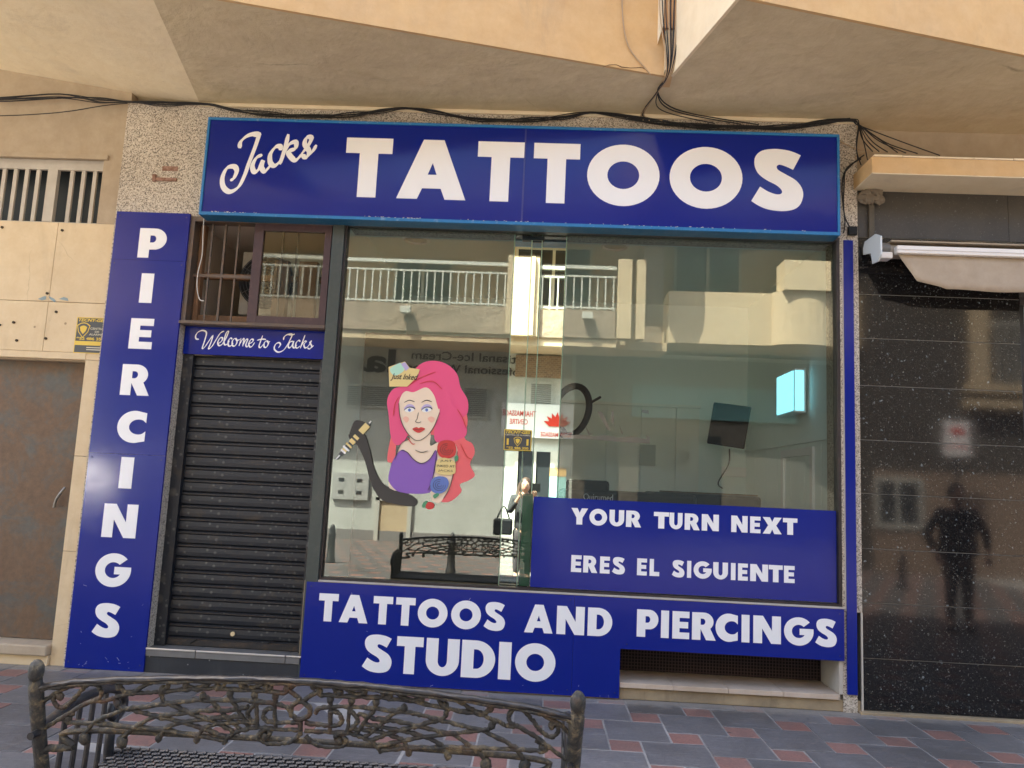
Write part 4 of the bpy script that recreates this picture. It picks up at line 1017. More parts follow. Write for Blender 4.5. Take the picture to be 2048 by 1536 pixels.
# ring light
rp = at(1150, 822, .75)
RL = thing('ring_light', 'black ring light on a stand behind the window', 'ring light', (rp.x-.13, .75, .2))
rr_ = []
for a in range(41):
    t = a/40*2*math.pi; v = Vector((.17*math.cos(t), 0, .235*math.sin(t))); v = Matrix.Rotation(R(28), 3, 'Y') @ v
    rr_.append((v.x*0.85+.10, v.x*.55, v.z+rp.z-.2))
MB().tube(rr_, .030, 8, closed=True).build('ring', M['plastic_black'], RL)
MB().tube([(0, 0, 0), (0, 0, rp.z-.38)], .012, 8).tube([(0, 0, .9), (0, 0, 1.3)], .018, 8).build('pole', M['plastic_black'], RL)
MB().tube([(0, 0, rp.z-.40), (.05, 0, rp.z-.36)], .03, 8).ball((0, 0, rp.z-.38), .04, 1.4, 1, 1).build('clamp', M['plastic_black'], RL)
MB().tube([(.27, .1, rp.z-.11), (.36, .15, rp.z-.05)], .012, 6).build('knob', M['plastic_black'], RL)
for k in range(3):
    a = k*2.1; MB().tube([(0, 0, .3), (.3*math.cos(a), .3*math.sin(a), .01)], .01, 6).build('leg', M['plastic_black'], RL)
# treatment chair and couch
CH = thing('treatment_chair', 'black padded tattoo chair with headrest behind the window sign', 'chair', (.75, 1.3, .2))
bl = M['black_leather']
hp = at(1175, 975, 1.3); bt = at(1220, 1002, 1.3)
p_ = at(1295, 912, 2.97); tag(box('wall_poster', new_mat('pale_poster', (.55, .58, .54), .5), p_.x-.09, p_.x+.09, 2.958, 2.972, p_.z-.11, p_.z+.13), 'small pale square poster on the back wall of the shop', 'poster')
def Cc(o): o.location = -CH.location; return o
Cc(box('headrest', bl, hp.x-.20, hp.x+.20, 1.25, 1.37, hp.z-.055, hp.z+.07, CH, bevel=.03))
Cc(box('backrest', bl, hp.x-.27, 1.45, 1.2, 1.34, .95, at(1220, 981, 1.3).z, CH, bevel=.04))
Cc(box('seat', bl, .3, 1.45, 1.0, 1.7, .75, .93, CH, bevel=.04))
Cc(box('base', M['steel'], .6, 1.1, 1.15, 1.5, .2, .75, CH, bevel=.02))
qx0 = at(1167, 992, 1.2)
Cc(put_text('Quirumed', qx0.x, qx0.x+.27, qx0.z-.045, qx0.z+.025, 1.195, W, CH, bold=.0))
CO = thing('treatment_couch', 'long black padded couch behind the window sign on the right', 'couch', (2.0, 1.9, .2))
c0 = at(1300, 1000, 1.8); c1 = at(1512, 1000, 1.8)
def Co(o): o.location = -CO.location; return o
Co(box('mattress', bl, c0.x, c1.x, 1.6, 2.3, c0.z-.12, c0.z+.085, CO, bevel=.03)); Co(box('base', M['plastic_black'], c0.x+.1, c1.x-.1, 1.7, 2.2, .2, c0.z-.122, CO))
w0 = at(1330, 985, 2.5); w1 = at(1522, 985, 2.5)
CT = thing('counter', 'brown wooden shelf counter along the back wall behind the couch', 'counter', (1.9, 2.6, .2))
o = box('worktop', M['wood'], w0.x, min(w1.x, 2.33), 2.4, 2.9, w0.z-.03, w0.z+.02, CT, bevel=.003); o.location = -CT.location
o = box('cabinet', M['interior_panel'], w0.x+.03, min(w1.x, 2.33)-.03, 2.45, 2.9, .2, w0.z-.032, CT); o.location = -CT.location

# ------------------------------------------------------------ cast iron bench (faces the shop)
BN = thing('park_bench', 'ornate peeling cast iron bench on the pavement facing the shop', 'bench', (-.77, -3.2, 0))
def F2(o): o.location = -BN.location; return o
PZ = .80
def bp(px, py, off=0):
    d = fw + c_r*((px-1024)/F) - c_u*((py-768)/F); o_ = Vector((0, CAM_Y, CAM_H))
    p0 = Vector((0, -3.36-off, .85)); nn = Vector((0, 1, .22)).normalized()
    t = (p0-o_).dot(nn)/d.dot(nn); return o_+d*t
def z1p(L_): return [bp(a/5.12, 1320+b/5.12) for a, b in L_]
def z2p(L_): return [bp(300+a/5.12, 1320+b/5.12) for a, b in L_]
cxm = (bp(78, 1430).x+bp(1150, 1432).x)/2
def mir(P): return [Vector((2*cxm-p.x, p.y, p.z)) for p in P]
strokes = [
 z1p([(370, 480), (500, 385), (640, 300), (800, 258), (950, 245), (1020, 285), (1040, 350), (1010, 400), (960, 415), (800, 490), (640, 590), (480, 680), (370, 735)]),
 z1p([(618, 372), (585, 350), (552, 385), (560, 440), (610, 485), (680, 470), (740, 420), (800, 350), (870, 272), (900, 250)]),
 z1p([(960, 415), (1060, 425), (1130, 400), (1200, 380), (1300, 350), (1450, 335), (1600, 330)])+z2p([(130, 322), (380, 300), (660, 290), (850, 300), (1160, 320), (1370, 335), (1400, 300), (1480, 350), (1540, 405)]),
 z1p([(870, 770), (950, 650), (1100, 575), (1300, 500), (1450, 485), (1650, 455), (1850, 428)])+z2p([(480, 408), (700, 415), (950, 412), (1150, 430), (1290, 450), (1400, 480), (1430, 520)]),
 z1p([(1240, 830), (1300, 745), (1400, 680), (1550, 590), (1700, 568), (1850, 545)])+z2p([(500, 522), (640, 515), (800, 515), (900, 500), (1000, 480)]),
 z2p([(90, 800), (160, 700), (310, 642), (470, 612), (620, 598), (750, 590), (860, 582), (950, 575)]),
 z2p([(480, 810), (540, 705), (650, 662), (760, 642), (900, 640), (1040, 640), (1100, 640)]),
 z2p([(760, 850), (800, 790), (880, 735), (1000, 705), (1120, 690), (1280, 705), (1540, 720)]),
 z1p([(770, 545), (700, 560), (665, 600), (700, 635), (850, 642), (1100, 662), (1400, 690), (1700, 722), (1950, 762)])+z2p([(560, 785), (760, 820)]),
 z1p([(1180, 395), (1190, 450), (1250, 490), (1350, 510), (1500, 550), (1700, 600)])+z2p([(370, 648), (520, 695), (640, 740), (790, 790)]),
 z2p([(130, 290), (115, 350), (150, 430), (280, 480), (400, 540), (550, 592), (700, 652), (800, 702), (880, 745)]),
 z2p([(540, 350), (620, 415), (700, 490), (770, 570), (850, 645), (930, 710)]),
 z2p([(820, 330), (850, 430), (905, 515), (955, 600), (1015, 690)]),
 z2p([(1070, 350), (1080, 440), (1020, 510), (1000, 560), (1045, 620), (1080, 650)]),
 z2p([(1090, 440), (1095, 560), (1100, 680)]),
 z2p([(1285, 350), (1278, 480), (1285, 700)]),
 z1p([(1220, 265), (1290, 330), (1400, 305), (1500, 255), (1600, 205)]),
 z2p([(370, 240), (440, 282), (560, 262), (650, 205)]), z2p([(945, 245), (1010, 288), (1100, 262), (1190, 212)]),
 z2p([(185, 210), (190, 260), (130, 300)]), z2p([(770, 210), (750, 270), (690, 285)]), z2p([(1255, 225), (1240, 280), (1190, 300)]),
 z2p([(1290, 498), (1210, 498), (1165, 545), (1172, 600), (1230, 632), (1400, 640), (1540, 640)]),
 z2p([(1190, 700), (1228, 745), (1200, 790), (1170, 775)]),
 z2p([(1200, 700), (1130, 740), (1115, 800), (1180, 845), (1330, 855), (1450, 830), (1530, 765)]),
 z2p([(1400, 300), (1440, 260), (1480, 240)]),
]
bi = M['iron']
random.seed(2)
def wob(P, k=.0018): return [p+Vector((random.uniform(-k, k), random.uniform(-k, k), random.uniform(-k, k))) for p in P]
for S_ in strokes:
    for P in (S_, mir(S_)):
        q = wob(cat_rom(P, 5))
        F2(MB().tube(q, [.0076*random.uniform(.78, 1.22) for _ in q], 8).build('scroll', bi, BN))
ring = [bp(300+(1540+98*math.cos(a*math.pi/14))/5.12, 1320+(520+92*math.sin(a*math.pi/14))/5.12) for a in range(29)]
F2(MB().tube(wob(ring), .0085, 9).build('ring', bi, BN))
F2(MB().tube(z2p([(1540, 610), (1538, 770)]), .0085, 9).build('stem', bi, BN))
kn = []
for L_, zf in (([(1220, 272), (1200, 440), (700, 600), (870, 800), (1250, 840), (618, 372)], z1p), ([(130, 300), (540, 370), (820, 345), (1070, 355), (1285, 370), (370, 250), (945, 250), (690, 275), (1190, 285), (90, 800), (480, 810), (1400, 300), (1180, 780), (1460, 250)], z2p)):
    kn += zf(L_)
for i, p in enumerate(kn):
    for q in (p, mir([p])[0]):
        big = .020 if i in (3, 4) else .0125
        F2(MB().ball(q, big, 1, .8, 1.15, 10, 7, .10).build('knob', bi, BN))
# top rail, bottom rail
tr = [bp(330/5.12, 1320+330/5.12), bp(450/5.12, 1320+268/5.12), bp(640/5.12, 1320+238/5.12), bp(850/5.12, 1320+215/5.12), bp(1200/5.12, 1320+198/5.12)]+z2p([(0, 190), (500, 186), (900, 190), (1200, 198)])
trm = tr+[Vector((cxm, tr[-1].y, tr[-1].z+.002))]+mir(tr)[::-1]
q = cat_rom(trm, 5)
b = MB(); 
b.tube(wob(q, .0012), .0100, 10, .06, flat=1.6); F2(b.build('top_rail', M['iron_dark'], BN))
q2 = [p+Vector((0, -.006, -.010)) for p in q]
F2(MB().tube(wob(q2, .002), .0065, 8, .15).build('top_rail_lip', bi, BN))
lr = [bp(365/5.12, 1320+965/5.12), bp(500/5.12, 1320+905/5.12), bp(750/5.12, 1320+885/5.12), bp(1000/5.12, 1320+868/5.12)]
zl = bp(600, 1488).z
lr = [lr[0], lr[1], lr[2]]+[Vector((lr[3].x, lr[3].y, zl))]
lrm = lr+mir(lr)[::-1]
F2(MB().tube(wob(cat_rom(lrm, 8), .0012), .0125, 9, .08, flat=.8).build('lower_rail', bi, BN))
# end posts, arms, legs
for sgn in (0, 1):
    def MX(P): return P if sgn == 0 else mir(P)
    ptop = bp(72, 1352); px_ = ptop.x
    P = [Vector((px_, -3.36, .862)), Vector((px_, -3.355, .82)), Vector((px_+.004, -3.345, .76)), Vector((px_+.008, -3.315, .64)), Vector((px_+.012, -3.27, .46)), Vector((px_+.012, -3.28, .25)), Vector((px_+.012, -3.38, .02))]
    F2(MB().tube(MX(cat_rom(P, 5)), [.022]*6+[.025]*19+[.030]*6, 10, .03, flat=.75).ball(MX([P[0]+Vector((0, 0, -.006))])[0], .026, 1, .85, 1.5, 12, 8, .03).build('post', bi, BN))
    ftp = Vector((px_+.012, -2.80, .42))
    arm = [Vector((px_+.008, -3.325, .66)), Vector((px_+.01, -3.12, .70)), Vector((px_+.01, -2.93, .69)), Vector((px_+.01, -2.82, .655)), Vector((px_+.01, -2.78, .60)), Vector((px_+.01, -2.82, .56)), Vector((px_+.01, -2.88, .58)), Vector((px_+.01, -2.87, .62))]
    F2(MB().tube(MX(cat_rom(arm, 5)), .017, 9, .03).build('armrest', M['iron_dark'], BN))
    leg = [Vector((px_+.01, -2.82, .60)), Vector((px_+.01, -2.86, .5)), Vector((px_+.01, -2.85, .38)), Vector((px_+.01, -2.80, .2)), Vector((px_+.01, -2.76, .06)), Vector((px_+.01, -2.72, .015))]
    F2(MB().tube(MX(cat_rom(leg, 5)), .019, 9, .03).build('leg', M['iron_dark'], BN))
    F2(MB().tube(MX(cat_rom([Vector((px_+.012, -3.28, .40)), Vector((px_+.012, -3.05, .37)), Vector((px_+.012, -2.84, .40))], 5)), .018, 8).tube(MX(cat_rom([Vector((px_+.012, -3.29, .28)), Vector((px_+.012, -3.05, .24)), Vector((px_+.012, -2.83, .28))], 5)), .014, 8).build('side_rail', M['iron_dark'], BN))
    for k in range(5):
        y = -3.2+k*.085
        F2(MB().tube(MX([Vector((px_+.012, y, .39)), Vector((px_+.012, y+.02, .68))]), .010, 7).build('arm_spindle', M['iron_dark'], BN))
    F2(MB().tube(MX([Vector((px_+.016, -3.335, .655)), Vector((px_+.016, -3.375, .655))]), .012, 10).build('bolt', M['iron_dark'], BN))
seatm = MB(); xa, xb = lr[0].x+.03, 2*cxm-lr[0].x-.03
for j in range(18):
    y = -3.26+j*.026; z = .435-.02*math.sin(j/17*math.pi)
    nseg = 46
    for i in range(nseg):
        x0 = xa+(xb-xa)*(i+(.5 if j % 2 else 0))/nseg; x1 = x0+(xb-xa)/nseg*.78
        if x1 > xb: continue
        seatm.tube([(x0, y, z), (x1, y+.004, z+.002)], .0068, 5)
        seatm.tube([(x0+.02, y-.014, z), (x0+.024, y+.018, z)], .0065, 4)
F2(seatm.build('seat', M['iron_dark'], BN, 'stuff'))
F2(MB().tube([(xa-.02, -3.27, .43), (xb+.02, -3.27, .43)], .016, 8).tube([(xa-.02, -2.80, .42), (xb+.02, -2.80, .42)], .018, 8).build('seat_rail', M['iron_dark'], BN))

# ------------------------------------------------------------ other side of the street (seen in reflections)
ZO = -13.0
OB = thing('opposite_building', 'sunlit cream building with railed balconies reflected in the shop window', 'building')
odk = plaster('dark_reflection_front', (.11, .10, .085), (.09, .08, .07), (.05, .05, .05), .2)  # dark tone put in to keep the mirrored view dim
ocream = plaster('sunlit_cream_wall', (.62, .50, .33), (.55, .45, .31), (.3, .24, .17), .3)
opale = plaster('pale_ground_wall', (.58, .60, .56), (.52, .54, .50), (.3, .3, .28), .2)
obrown = plaster('stained_brown_slab', (.38, .30, .22), (.30, .24, .18), (.13, .10, .08), .8, bs=1.2)
owhite = new_mat('white_railing', (.50, .50, .45), .5)
odark = new_mat('dark_glass', (.03, .035, .04), .15)
MB().box(-16, 16, ZO-6, ZO-1.3, 4.9, 9.5).build('upper_wall', ocream, OB)
MB().box(-16, 16, ZO-6, ZO, .0, 4.9).build('ground_wall', opale, OB)
box('wall_base', new_mat('grey_plinth', (.22, .21, .2), .7), -9, 2.4, ZO, ZO+.04, 0, .24, OB)
MB().box(-12, 1.66, ZO-1.35, ZO+1.25, 4.80, 5.0).build('balcony_slab', ocream, OB)
def balc(x0, x1, nm='balcony'):
    s = MB().box(x0, x1, ZO+1.22, ZO+1.30, 5.0, 5.66).build(nm, obrown, OB)
    MB().box(x0, x1, ZO+1.24, ZO+1.30, 6.66, 6.74).box(x0, x1, ZO+1.25, ZO+1.29, 6.46, 6.50).box(x0, x1, ZO+1.25, ZO+1.29, 5.70, 5.74).build('handrail', owhite, s)
    bm_ = MB().box(-.016, .016, -.016, .016, 5.67, 6.46).mesh('baluster'); bm_.materials.append(owhite)
    x = x0+.08
    while x < x1:
        o = ob('baluster', bm_, None, s); o.location = (x, ZO+1.27, 0); x += .187
    return s
MB().box(-12, 9, ZO-1.3, ZO+1.35, 8.2, 8.45).build('recess_shade_slab', ocream, OB)  # unseen slab added to shade the recessed wall behind the railings
balc(-9.5, -.95); balc(-.2, 1.62)
MB().box(7.3, 16, ZO-1.2, ZO+1.72, 0, 9.5).build('dark_side_block', odk, OB)
MB().box(9.45, 9.80, ZO+1.72, ZO+1.9, 4.2, 7.6).box(9.3, 14, ZO+1.72, ZO+1.95, 4.0, 4.18).box(9.3, 14, ZO+1.72, ZO+1.98, 3.65, 3.82).build('pale_column', ocream, OB)
box('street_level_wall', new_mat('brown_street_wall', (.26, .19, .14), .8), 7.3, 16, ZO+1.72, ZO+1.75, .0, 2.2, OB)
wf = MB().box(7.32, 8.35, ZO+1.752, ZO+1.80, .95, 1.05).box(7.32, 8.35, ZO+1.752, ZO+1.80, 1.95, 2.05).box(7.32, 7.40, ZO+1.752, ZO+1.80, 1.05, 1.95).box(7.75, 7.82, ZO+1.752, ZO+1.80, 1.05, 1.95).box(8.27, 8.35, ZO+1.752, ZO+1.80, 1.05, 1.95).build('window', owhite, OB)
box('pane', odark, 7.41, 8.26, ZO+1.752, ZO+1.77, 1.06, 1.94, wf)
lv = MB(); z_ = 6.0
while z_ < 7.4: lv.box(9.95, 12.6, ZO+1.72, ZO+1.76, z_, z_+.05); z_ += .09
lv.build('roller_blind', owhite, OB, 'stuff')
rl_ = MB().box(9.8, 12.7, ZO+1.9, ZO+1.95, 5.5, 5.56).build('railing', owhite, OB)
for k in range(13): box('baluster', owhite, 9.95+k*.2, 9.98+k*.2, ZO+1.9, ZO+1.93, 4.2, 5.5, rl_)
MB().box(-.95, -.2, ZO+1.20, ZO+1.42, 5.0, 6.9).box(-.42, -.30, ZO+1.42, ZO+1.50, 5.0, 6.9).build('balcony_pier', ocream, OB)
MB().box(1.66, 1.98, ZO+1.2, ZO+1.4, 5.0, 6.9).build('balcony_pier', ocream, OB); MB().box(2.10, 2.30, ZO+1.2, ZO+1.4, 5.0, 6.9).build('balcony_pier', ocream, OB)
# big curved balcony on the right
qd = [(1.7, ZO+1.0), (3.1, ZO+1.0)]+[(1.7+1.4*math.cos(R(a)), ZO+1.2+1.4*math.sin(R(a))) for a in range(0, 91, 6)]
MB().prism([(x, y, 8.15) for x, y in qd], (0, 0, 1.1)).build('curved_shadow_caster', ocream, OB)  # unseen quarter disc added to cast a curved shadow below
bb = MB(); pr = []
for i in range(13):
    a = math.pi*i/12; pr.append((6.0+1.6*-math.cos(a)*.45, ZO+1.2+.35*math.sin(a)))
bb.prism([(2.9, ZO+1.1, 5.0), (5.3, ZO+1.2, 5.0)]+[(x, y, 5.0) for x, y in pr]+[(8.2, ZO+1.2, 5.0), (8.2, ZO-1.2, 5.0), (2.9, ZO-1.2, 5.0)], (0, 0, 1.25)).build('curved_balcony', ocream, OB)
MB().box(5.45, 6.5, ZO+1.0, ZO+1.62, 6.25, 6.95).build('curved_balcony_pier', ocream, OB)
MB().box(1.66, 2.9, ZO-1.35, ZO+.9, 4.82, 5.02).build('balcony_slab', ocream, OB)  # infill slab added to keep a sun patch off the wall below
MB().box(2.4, 2.9, ZO-1.3, ZO+.2, 5.0, 7.9).build('pier', obrown, OB)
for i, (x0, x1, z0_, z1_) in enumerate(((-7.5, -6.0, 5.0, 7.6), (-4.2, -2.6, 6.0, 7.5), (-.9, 1.2, 6.3, 8.0), (3.4, 5.2, 6.6, 8.2), (-11, -9.5, 5.0, 7.4))):
    wd = MB().box(x0, x1, ZO-1.30, ZO-1.25, z0_, z0_+.07).box(x0, x1, ZO-1.30, ZO-1.25, z1_-.07, z1_).box(x0, x0+.07, ZO-1.30, ZO-1.25, z0_+.07, z1_-.07).box(x1-.07, x1, ZO-1.30, ZO-1.25, z0_+.07, z1_-.07).box((x0+x1)/2-.04, (x0+x1)/2+.04, ZO-1.30, ZO-1.25, z0_+.07, z1_-.07).build('window', owhite, OB)
    MB().box(x0+.06, x1-.06, ZO-1.315, ZO-1.28, z0_+.06, z1_-.06).build('pane', odark, wd)
fl = [(-3.31, 5.45), (.96, 5.47)]
for i, (x, z) in enumerate(fl):
    T = thing('floodlight', ['white floodlight on the left balcony slab across the street', 'white floodlight on the right balcony slab across the street'][i], 'floodlight', (x, ZO+1.3, z), 'floodlights across the street')
    box('body', owhite, -.12, .12, .05, .22, -.06, .10, T, bevel=.01); box('bracket', owhite, -.02, .02, .0, .06, -.05, .05, T)
# brick band, louvres, door, meter box
brm = new_mat('brick_band', (.2, .13, .09), .8); bt_ = N(brm, 'ShaderNodeTexBrick'); bt_.inputs['Scale'].default_value = 5
bt_.inputs['Color1'].default_value = (.26, .17, .10, 1); bt_.inputs['Color2'].default_value = (.18, .12, .08, 1); bt_.inputs['Mortar'].default_value = (.35, .3, .22, 1)
tcx = N(brm, 'ShaderNodeTexCoord'); mpx = N(brm, 'ShaderNodeMapping'); mpx.inputs['Rotation'].default_value = (R(90), 0, 0); L(brm, tcx.outputs['Object'], mpx.inputs[0]); L(brm, mpx.outputs[0], bt_.inputs[0]); L(brm, bt_.outputs[0], BS(brm).inputs['Base Color'])
MB().box(-.72, .70, ZO, ZO+.10, 4.2, 4.75).build('brick_band', brm, OB)
def louvre(x0, x1, z0, z1):
    f = MB().box(x0, x1, ZO, ZO+.05, z0, z1).build('louvre', opale, OB)
    k = MB(); z = z0+.06
    while z < z1-.06: k.box(x0+.05, x1-.05, ZO+.05, ZO+.075, z, z+.025, rot=Matrix.Rotation(R(35), 3, 'X')); z += .05
    k.build('louvre_slats', new_mat('louvre_grey', (.30, .31, .29), .6), f, 'stuff')
louvre(-4.95, -3.75, 3.25, 3.85); louvre(-2.0, -1.35, 3.1, 3.9); louvre(-.35, .25, 3.45, 4.1)
mbx = box('meter_box', new_mat('meter_grey', (.40, .41, .39), .5), -5.1, -4.2, ZO, ZO+.09, .95, 1.62, OB, bevel=.01)
kk = MB()
for a in (-4.95, -4.5):
    for zq in (1.1, 1.4):
        for h in range(3): kk.box(a, a+.13, ZO+.09, ZO+.10, zq+h*.03, zq+h*.03+.015)
kk.build('vent_slots', odark, mbx, 'stuff')
dr = MB().box(-4.0, -3.9, ZO, ZO+.08, 0, 1.05).box(-3.2, -3.1, ZO, ZO+.08, 0, 1.05).box(-4.0, -3.1, ZO, ZO+.08, .97, 1.05).build('low_door', owhite, OB)
MB().box(-3.9, -3.2, ZO, ZO+.03, 0, .97).build('door_leaf', ocream, dr)
box('doorway', odark, -.55, .25, ZO, ZO+.02, 0.0, 2.35, OB); box('door_frame', owhite, -.62, -.55, ZO, ZO+.06, 0, 2.4, OB); box('door_frame', owhite, -.16, -.10, ZO+.021, ZO+.06, 0, 2.35, OB); box('door_frame', owhite, .25, .62, ZO, ZO+.06, 0, 2.4, OB)
box('added_dark_front', odk, .80, 9.5, ZO, ZO+.05, .3, 4.79, OB)  # dark front added to hold down reflections in the right pane
box('shop_window', odark, 1.1, 1.9, ZO+.05, ZO+.08, .9, 2.9, OB)
box('shop_window', odark, 2.4, 4.4, ZO+.05, ZO+.08, .5, 2.9, OB)
box('shop_fascia', new_mat('teal_fascia', (.06, .16, .17), .5), 2.2, 6.2, ZO+.05, ZO+.14, 3.3, 4.1, OB)
# ice cream shop sign
IS = thing('shop_sign', 'grey ice cream shop lettering on the wall across the street', 'sign', (-3, ZO, 4.4))
dkt = new_mat('dark_lettering', (.06, .06, .06), .5); redt = new_mat('red_lettering', (.5, .05, .04), .5)
def O_(o, r): o.location = -r.location; return o
O_(put_text('la', -5.0+.45, -3.75, 4.15, 4.75, ZO+.03, dkt, IS, flip=True, bold=.03), IS)
O_(put_text('ri', -7.3, -6.15, 4.10, 4.75, ZO+.03, dkt, IS, flip=True, bold=.03), IS)
O_(MB().tube([(-5.55+.30*math.cos(a*math.pi/14), ZO+.03, 4.42+.30*math.sin(a*math.pi/14)) for a in range(29)], .07, 6, closed=True).build('ring', redt, IS), IS)
O_(put_text('Artisanal Ice-Cream', -3.35, -.30, 4.53, 4.75, ZO+.03, dkt, IS, flip=True, bold=.012), IS)
O_(put_text('Professional Workroom', -3.75, -.30, 4.22, 4.43, ZO+.03, dkt, IS, flip=True, bold=.012), IS)
IS.location = (-3, ZO, 4.4)
co = thing('wall_decal', 'brown ice cream cone emblem on the pale wall across the street', 'decal', (-3.4, ZO, 1.6))
MB().prism([(-.35, .012, .45), (.35, .012, .45), (.02, .012, -.75)], (0, .004, 0)).build('cone', new_mat('cone_brown', (.28, .15, .08), .6), co)
for x_, z_ in ((-1.2, 2.9), ):
    MB().prism(cat_rom([(-1.75, .012, 2.9), (-1.5, .012, 2.3), (-1.1, .012, 1.7), (-1.25, .012, 2.4), (-1.2, .012, 2.9)], 4, True), (0, .004, 0)).build('drop', new_mat('drop_grey', (.30, .28, .25), .6), co)
# thai massage board
TM = thing('massage_sign', 'white board with red lotus and THAI MASSAGE CENTRE lettering across the street', 'sign', (.0, ZO+.1, 3.1))
redl = new_mat('lotus_red', (.60, .04, .02), .5)
box('board', new_mat('board_white', (.75, .78, .76), .4), -1.0, .78, .0, .05, -.42, .42, TM)
put_text('THAI MASSAGE', -.98, -.15, .10, .24, .055, redl, TM, flip=True, bold=.01); put_text('CENTRE', -.80, -.35, -.10, .03, .055, redl, TM, flip=True, bold=.01); put_text('SLOW MASSAGE', -.02, .74, -.38, -.27, .055, redl, TM, flip=True, bold=.01)
for k in range(7):
    a = R(20+k*23.3); c_ = Vector((.38, .06+.002*k, -.12)); d_ = Vector((math.cos(a), 0, math.sin(a))); e_ = Vector((-math.sin(a), 0, math.cos(a)))
    MB().prism([c_, c_+d_*.18+e_*.07, c_+d_*.36, c_+d_*.18-e_*.07], (0, .003, 0)).build('petal', redl, TM)
PB = thing('poster_board', 'white poster with a red flower on a stand across the street', 'poster', (8.767, -10.6, 2.922))
box('board', new_mat('poster_white', (.85, .85, .85), .4), -.27, .27, 0, .04, -.36, .36, PB); box('post', odark, -.03, .03, -.06, 0, -2.92, 0, PB)
for k in range(6):
    a = R(30+k*24); c_ = Vector((0, .045+.002*k, .05)); d_ = Vector((math.cos(a), 0, math.sin(a))); e_ = Vector((-math.sin(a), 0, math.cos(a)))
    MB().prism([c_, c_+d_*.12+e_*.05, c_+d_*.24, c_+d_*.12-e_*.05], (0, .003, 0)).build('petal', redl, PB)
put_text('MASSAGE', -.22, .22, -.24, -.14, .045, redl, PB, flip=True, bold=.01)
tb = thing('small_poster', 'turquoise menu poster in the doorway across the street', 'poster', (.45, ZO+.07, 1.55))
box('print', new_mat('turquoise_print', (.35, .65, .62), .4), -.2, .2, 0, .01, -.35, .2, tb); box('picture', new_mat('sunset_print', (.7, .45, .18), .4), -.2, .2, .0, .012, .21, .42, tb)
# bollards
for i, (px, yv) in enumerate(((659, 7.7), (902, 7.0), (1700+105, 8.2))):
    p = at(px, 1100, yv-.0)
    T = thing('bollard', ['black iron bollard near the left edge of the window reflection', 'black iron bollard standing behind the bench in the reflection', 'black iron bollard reflected in the polished granite'][i], 'bollard', (p.x, -yv, 0), 'street bollards')
    MB().lathe([(.09, 0), (.085, .08), (.07, .10), (.06, .45), (.075, .47), (.075, .50), (.05, .53), (.055, .58), (.03, .66), (.005, .68)], (0, 0, 0), 14).build('post', M['iron_dark'], T)

